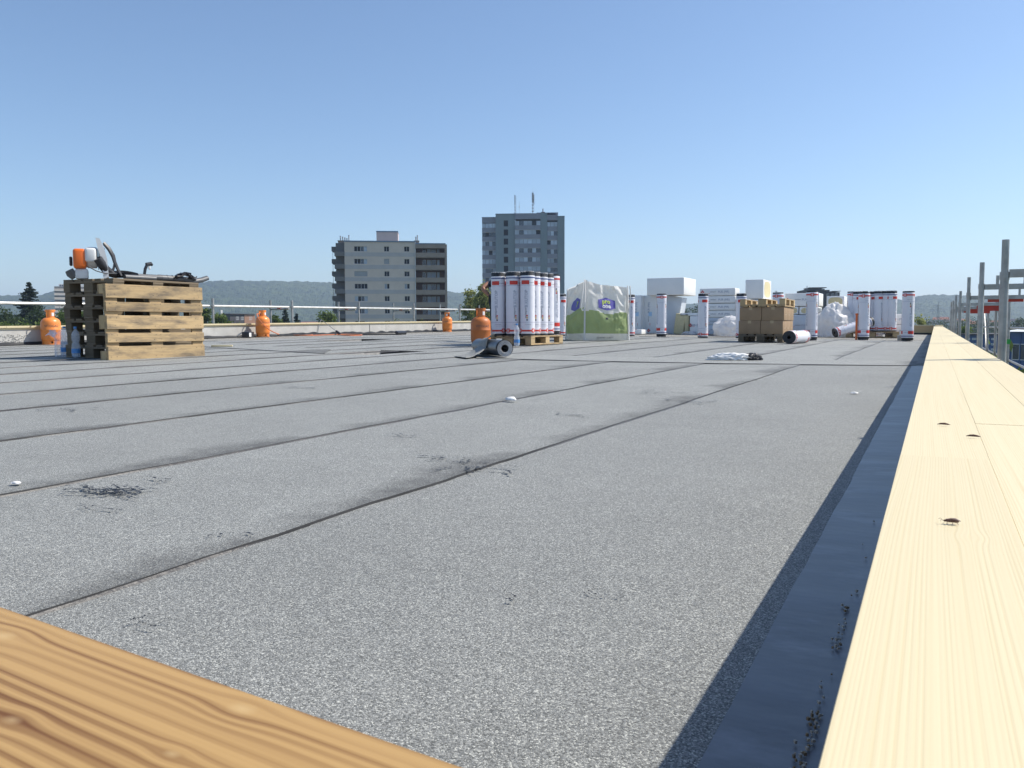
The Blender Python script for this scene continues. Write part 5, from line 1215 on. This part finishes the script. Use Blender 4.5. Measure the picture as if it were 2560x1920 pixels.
# ================================================================== cardboard boxes on a pallet
c1 = Gs(1845, 856); Yb = c1.y; x0 = c1.x; x1 = YP(1952, 856, Yb).x; xw = .80; zc = zr(x0, Yb)
pallet('pallet beneath the cardboard boxes', (x0 + .40, Yb + .6, zc + .010), R(90), 'old_shaded'); bz = zc + .156; bh_ = .245; gbx = 'boxes stacked on the pallet'
for r_ in range(2):
    for i in range(2):
        for j in range(3):
            ww = .395 + (.008 if r_ else 0); px0 = x0 + .002 + .40 * i + (.012 if r_ else 0); ox = rnd.uniform(-.004, .004)
            t = thing('cardboard_box', '%s cardboard box %s, %s' % (('lower', 'upper')[r_], ('on the bag side of the stack', 'on the scaffold side of the stack')[i], ('facing the lying roll', 'in the middle', 'facing the insulation packs')[j]), 'box', (px0 + .2 + ox, Yb + .2 + .40 * j, bz + (bh_ + .002) * r_), rnd.uniform(-.012, .012), gbx)
            MB().bevbox((0, 0, bh_ / 2), (.392, .392, bh_), .006, seg=2).build('carton', [CARD], t)
            MB().bx(-.03, .03, -.197, .197, bh_ + .0004, bh_ + .0012).build('tape', [TAPE], t); MB().bx(-.03, .03, -.1972, -.1964, bh_ - .05, bh_).build('tape', [TAPE], t)
            MB().bx(.1965, .1972, -.08, .08, .10, .11).build('flap_edge', [TAPE], t)
tp = pallet('upturned pallet with blocks upward lying on the cardboard boxes', (x0 + .43, Yb + .58, bz + bh_ * 2 + .008 + .144), rot=(PI, 0, R(90)), tone='new')

# ================================================================== insulation packs
def pack(label, px0, px1, py0, py1, Y, dep, front=EPSW, ground=True, logo='row', lean=0., name='insulation_pack', oval=False, rz=0., group=None, z0=None, x0=None, tops=True):
    a = YP(px0, py1, Y); b = YP(px1, py0, Y); w = b.x - a.x; zb = zr(a.x, Y) + .004 if ground else a.z
    if z0 is not None: zb = z0
    h = b.z - zb
    t = thing(name, label, 'insulation pack', (a.x + w / 2, Y + dep / 2, zb), rz, group, rot=(0, lean, rz))
    MB().bevbox((0, 0, h / 2), (w, dep, h), min(.018, h * .15), seg=3).build('film_wrap', [front], t)
    yf = -dep / 2 - .0012
    if logo in ('row', 'side'):
        fn = (lambda x, y: (x, yf, y)) if logo == 'row' else (lambda x, y: (-y, yf, x))
        W, H2 = (w, h) if logo == 'row' else (h, w)
        cx_, cy_ = (0, h * .5) if logo == 'row' else (h * .5, 0)
        sz = min(.075, H2 * .42)
        mb = MB(); put_text(mb, 'PUR (PIR)', sz, lambda x, y: fn(cx_ + W * .18 + x, cy_ + y), bold=.002); mb.build('product_lettering', [PGREY], t, smooth=False)
        mb = MB(); put_text(mb, 'swisspor', sz * .6, lambda x, y: fn(cx_ - W * .12 + x, cy_ + sz * .1 + y)); mb.build('lettering', [PDARK], t, smooth=False)
        mb = MB()
        for j, m in enumerate((2, 0, 0)): mb.add([fn(cx_ - W * .30 + .035 * j + .010 * math.cos(b_), cy_ - sz * .5 + .010 * math.sin(b_)) for b_ in [i * PI / 4 for i in range(8)]], [tuple(range(8))], m)
        mb.build('colour_dot', [PRED, PYEL, PDARK], t, smooth=False)
        mb = MB(); e = sz * .5
        for j in range(4): b_ = j * PI / 2; mb.add([fn(cx_ - W * .42 + e * .8 * math.cos(b_) + e * .55 * math.cos(c), cy_ + e * .8 * math.sin(b_) + e * .55 * math.sin(c)) for c in [i * PI / 4 for i in range(8)]], [tuple(range(8))])
        mb.build('emblem', [PRED], t, smooth=False)
        if logo == 'side': MB().add([fn(cx_ + x, cy_ - H2 * .1 + y) for x, y in ((-.05, -.05), (.07, -.05), (.07, .05), (-.05, .05))], [(0, 1, 2, 3)]).xf(Matrix.Translation((0, .0004, 0))).build('light_blue_panel', [PLBL], t, smooth=False)
    if oval:
        mb = MB(); 
        if oval == 'front': mb.add([(w * .40 * math.copysign(abs(math.cos(a)) ** .7, math.cos(a)), yf, h * .5 + h * .40 * math.copysign(abs(math.sin(a)) ** .7, math.sin(a))) for a in [i * 2 * PI / 28 for i in range(28)]], [tuple(range(28))])
        else: mb.add([(w / 2 + .0012, dep * .40 * math.copysign(abs(math.cos(a)) ** .6, math.cos(a)), h * .5 + h * .42 * math.copysign(abs(math.sin(a)) ** .6, math.sin(a))) for a in [i * 2 * PI / 28 for i in range(28)]], [tuple(range(28))])
        mb.build('open_end', [FOAM], t, smooth=False)
    return t
YE = 23.2
pack('upright printed insulation slab pack beside the big bag, with red emblem', 1579, 1602, 738, 826, YE - .3, .5, logo='side')
pack('upright printed insulation slab pack behind the second lone roll', 1603, 1641, 738, 830, YE, .5, logo='side')
pack('bluish blank insulation slab leaning outward beside the upright packs', 1652, 1692, 740, 828, YE + .1, .5, front=EPSB, logo=None, lean=R(9))
pack('blank white insulation block lying across the upright packs', 1617, 1710, 693, 738.5, YE - .25, 1.3, ground=False, logo=None)
pack('low leaning foam slab beneath the gap with the far trees', 1683, 1708, 784, 830, YE - .2, .5, front=FOAM, logo=None, lean=R(7)); pack('low foam slab standing between two wrapped packs', 1711, 1722, 784, 830, YE - .2, .6, front=FOAM, logo=None)
pack('low wrapped insulation pack with emblem behind the third lone roll', 1724, 1748, 790, 832, YE - .3, .6, logo='row'); pack('flat white insulation slab lying on the low packs', 1700, 1748, 782, 789.5, YE - .2, .6, ground=False, logo=None)
a_ = [719, 740, 758.5, 776, 794, 812, 833]
pk = ('top', 'second', 'third', 'fourth', 'fifth', 'bottom')
for i in range(6): pack('printed insulation pack in the tallest stack, %s from above' % pk[i] if 0 < i < 5 else 'printed insulation pack, %s of the tallest stack' % pk[i], 1749 + i % 2, 1838 + (i % 2), a_[i] + .4, a_[i + 1], YE - .2, .60, ground=(i == 5), group='packs of the tallest stack', front=EPSW if i < 4 else EPSB)
pack('blank white insulation block with yellow open end above the cardboard boxes', 1863, 1909, 698, 747, YE - .6, 1.15, ground=False, logo=None, oval='side')
pack('insulation pack carrying the blank block with the open end', 1866, 1935, 748, 790, YE - .6, 1.2, ground=False); pack('lower insulation pack hidden behind the cardboard boxes', 1858, 1940, 791, 836, YE - .6, 1.2)
pack('wide insulation pack with red emblems behind the cardboard boxes, upper one', 1962, 2048, 732, 766, YE, .9, ground=False); pack('insulation pack with yellow open end right of the boxes', 1964, 1996, 767, 786, YE, .8, ground=False, logo=None, oval='front'); pack('insulation pack with yellow open end beside the lone roll', 1998, 2046, 767, 786, YE, .8, ground=False, logo=None, oval='front')
pack('bluish insulation pack on the roof between boxes and lone roll', 1962, 2046, 787, 838, YE - .1, .9, front=EPSB)
pack('insulation pack with yellow open end on top behind the plastic heap', 2066, 2111, 740, 768, YE, .9, ground=False, logo=None, oval='front'); pack('insulation pack half buried by the plastic heap', 2062, 2112, 769, 838, YE, .9, logo=None)
pack('lower printed insulation pack between the rear roll group and the corner roll', 2212, 2262, 812, 838, YE - .1, .8); pack('upper printed insulation pack between the rear roll group and the corner roll', 2212, 2262, 785, 811.4, YE - .1, .8, ground=False)
pack('white insulation offcut lying at the foot of the upright slabs', 1581, 1604, 824, 834, YE - 1.3, .5, logo=None)
pack('flat printed insulation offcut under the rear roll pallet edge', 2182, 2206, 828, 836, YE + .3, .4, logo='row')
# plastic film, rags, scraps
q = YP(2082, 838, 22.3); crumple('plastic_film_heap', 'big crumpled heap of clear white plastic film before the insulation packs', 'plastic film', on(q.x, q.y + .2, .0), (.35, .38, .48), [FILM], 3, .36, 1.9, 5)
q = YP(1822, 832, 21.6); crumple('plastic_film_heap', 'low white plastic film heap left of the cardboard boxes', 'plastic film', on(q.x + .1, q.y, .0), (.34, .3, .28), [FILM], 5, .38, 1.7, 5)
q = Gs(1722, 837); crumple('plastic_film_scrap', 'flat torn white film scrap behind the lone rolls', 'plastic film', on(q.x, q.y, .0), (.16, .2, .05), [FILM], 6, .4, 2.2, 4)
q = Gs(1826, 903); crumple('work_rag', 'crumpled white cloth lying on the cross lap of the roof', 'cloth', on(q.x, q.y, .010), (.165, .075, .042), [PAPER], 8, .42, 2.6, 5, rz=R(15))
q = Gs(1877, 903); crumple('work_rag', 'crumpled black cloth touching the white cloth', 'cloth', on(q.x, q.y, .010), (.085, .07, .04), [PLAB], 11, .4, 2.8, 5, rz=R(15))
for i, (px, py, s_, lab) in enumerate(((1277, 1006, .026, 'small crumpled white paper on the middle sheet of the roof'), (2136, 989, .016, 'tiny white paper scrap near the right parapet shadow'), (42, 1221, .012, 'tiny white paper scrap beside the second lap seam'))):
    q = Gs(px, py); crumple('paper_scrap', lab, 'paper', on(q.x, q.y, .009), (s_, s_ * .7, s_ * .4), [PAPER], 20 + i, .4, 2.5, 3)
q = Gs(2141, 851); tag(MB().path([(0, 0, 0), (.0, .02, .52)], .022, 10).path([(0, .02, .52), (0, .02, .56)], .03, 10).build('marking_rod', [S('orange_paint', (.75, .17, .04), .5)], None, on(q.x - .01, q.y + .05, .009)), 'thin upright orange rod beside a lone membrane roll', 'rod')
q = Gs(2251, 853); tag(MB().bevbox((0, 0, .06), (.12, .2, .115), .008).build('concrete_block', [CONCD], None, on(q.x, q.y + .1, .008)), 'small grey concrete block beside the corner roll', 'block')

# ================================================================== person stooping behind the rolls
pc = D(1250, hor(1250), 15.0); gz = zr(pc.x, pc.y)
per = thing('person', 'person in dark work clothes stooping behind the roll cluster, bare elbow out', 'person', (pc.x, pc.y, gz + .012), PSI)
J = dict(pel=(-.02, 0, .86), sp=(0, .13, .97), ch=(0, .29, 1.03), nk=(0, .41, 1.04), nk2=(0, .46, 1.03), hd=(0, .55, 1.0), hd2=(0, .63, .96),
         sL=(-.175, .31, 1.06), eL=(-.315, .18, .955), wL=(-.185, .10, .82), hL=(-.15, .08, .76), sR=(.17, .33, 1.03), eR=(.26, .42, .78), wR=(.22, .52, .58), hR=(.20, .55, .50),
         pL=(-.105, .0, .80), kL=(-.12, .13, .45), aL=(-.115, .0, .09), tL=(-.12, .15, .045), pR=(.10, .02, .80), kR=(.13, .15, .45), aR=(.13, .02, .09), tR=(.14, .17, .045), eL2=(-.25, .24, 1.01), fL=(-.25, .14, .89), kk=(-.118, .06, .27), kk2=(.13, .08, .27))
rad = dict(pel=.145, sp=.13, ch=.15, nk=.065, nk2=.058, hd=.088, hd2=.075, sL=.065, eL=.044, wL=.03, hL=.038, sR=.065, eR=.044, wR=.03, hR=.038, pL=.095, kL=.062, aL=.045, tL=.04, pR=.095, kR=.062, aR=.045, tR=.04, eL2=.052, fL=.042, kk=.058, kk2=.058)
E_ = [('pel', 'sp'), ('sp', 'ch'), ('ch', 'nk'), ('nk', 'nk2'), ('nk2', 'hd'), ('hd', 'hd2'), ('ch', 'sL'), ('sL', 'eL2'), ('eL2', 'eL'), ('eL', 'fL'), ('fL', 'wL'), ('wL', 'hL'), ('ch', 'sR'), ('sR', 'eR'), ('eR', 'wR'), ('wR', 'hR'), ('pel', 'pL'), ('pL', 'kL'), ('kL', 'kk'), ('kk', 'aL'), ('aL', 'tL'), ('pel', 'pR'), ('pR', 'kR'), ('kR', 'kk2'), ('kk2', 'aR'), ('aR', 'tR')]
for sd_, (hx, hy, hz) in (('L', J['hL']), ('R', J['hR'])):
    for k in range(5):
        a, b = 'f%s%d' % (sd_, k), 'g%s%d' % (sd_, k); o = (k - 2) * .016
        J[a] = (hx + o, hy + .02, hz - .05 if k else hz - .02); J[b] = (hx + o * 1.2, hy + .035, hz - (.085 + .006 * (2 - abs(k - 2))) if k else hz - .045); rad[a] = .010; rad[b] = .008
        E_ += [('h' + sd_, a), (a, b)]
ks = list(J); me = bpy.data.meshes.new('body'); me.from_pydata([J[k] for k in ks], [(ks.index(a), ks.index(b)) for a, b in E_], [])
o = bpy.data.objects.new('body', me); COL.objects.link(o); o.modifiers.new('s', 'SKIN')
for k, v in zip(ks, me.skin_vertices[0].data): v.radius = (rad[k], rad[k]); v.use_root = (k == 'pel')
md = o.modifiers.new('d', 'SUBSURF'); md.levels = 2; md.render_levels = 2
dg = bpy.context.evaluated_depsgraph_get(); dg.update(); me2 = bpy.data.meshes.new_from_object(o.evaluated_get(dg)); bpy.data.objects.remove(o)
for m in (SKIN, SHIRT, TROU, PLAB): me2.materials.append(m) if len(me2.materials) < 4 else None
for p in me2.polygons:
    c = p.center; p.use_smooth = True
    arm = c.x < -.215 or (c.x < -.13 and c.z < .86 and c.y > .045 and c.z > .70) or (c.x > .2 and c.z > .44)
    p.material_index = 0 if (arm or c.y > .43) else 3 if c.z < .11 else 2 if c.z < .87 and c.y < .3 else 1
put('body', me2, per); crumple('hair', '', '', (0, .60, 1.02), (.092, .10, .075), [HAIR], 2, .12, 2, 3, flat=False, parent=per)
mb = MB(); 
for sx in (-.03, .03): mb.lathe([(0, 0), (.009, .004), (0, .009)], 8, (sx, .635, .925))
mb.build('eye', [PAPER], per); MB().path([(0, .66, .95), (0, .69, .93), (0, .665, .91)], [.008, .014, .01], 8).build('nose', [SKIN], per)

# ================================================================== small things on the spruce cap
def cap(px, py):
    q = G(px, py, CAPZ)
    for _ in range(6): q = G(px, py, capz(q.y) + .001)
    return q
q = cap(2378, 1308); ins = thing('insect', 'small brown insect with thin legs sitting on the spruce cap', 'insect', q, R(8)); u = .0036
MB().path([(-u * .9, 0, u * .45), (-u * .4, 0, u * .5), (u * .2, 0, u * .5), (u * .9, 0, u * .4), (u * 1.25, 0, u * .3)], [u * .22, u * .34, u * .36, u * .3, u * .08], 10).build('body', [REDBUG], ins); MB().path([(-u * 1.25, 0, u * .4), (-u * .9, 0, u * .45)], [u * .14, u * .22], 8).build('head', [REDBUG], ins)
for sy in (-1, 1):
    for x0_, x1_ in ((-.5, -.9), (0, .1), (.3, 1.0)): MB().path([(u * x0_, 0, u * .4), (u * (x0_ + x1_) / 2, sy * u * .7, u * .6), (u * x1_, sy * u * 1.1, 0)], u * .05, 5).build('leg', [REDBUG], ins)
    MB().path([(-u * 1.3, 0, u * .4), (-u * 1.7, sy * u * .4, u * .7), (-u * 1.9, sy * u * 1.0, u * .5)], u * .035, 5).build('antenna', [REDBUG], ins)
    MB().path([(-u * .2, sy * u * .15, u * .8), (u * .7, sy * u * .3, u * .72), (u * 1.5, sy * u * .25, u * .5)], [u * .1, u * .26, u * .04], 8, squash=.15).build('wing', [REDBUG], ins)
for px, py, lab in ((2432, 1093, 'brown seed husk on the spruce cap behind the insect'), (2358, 1063, 'brown seed husk lying just beyond the board joint')):
    q = cap(px, py); tag(MB().path([(-.007, 0, .001), (-.003, .0005, .0018), (.001, 0, .002), (.005, -.0005, .0016), (.008, 0, .001)], [.0003, .0013, .0016, .0012, .0003], 8, squash=.6).build('seed_husk', [REDBUG], None, q), lab, 'seed')
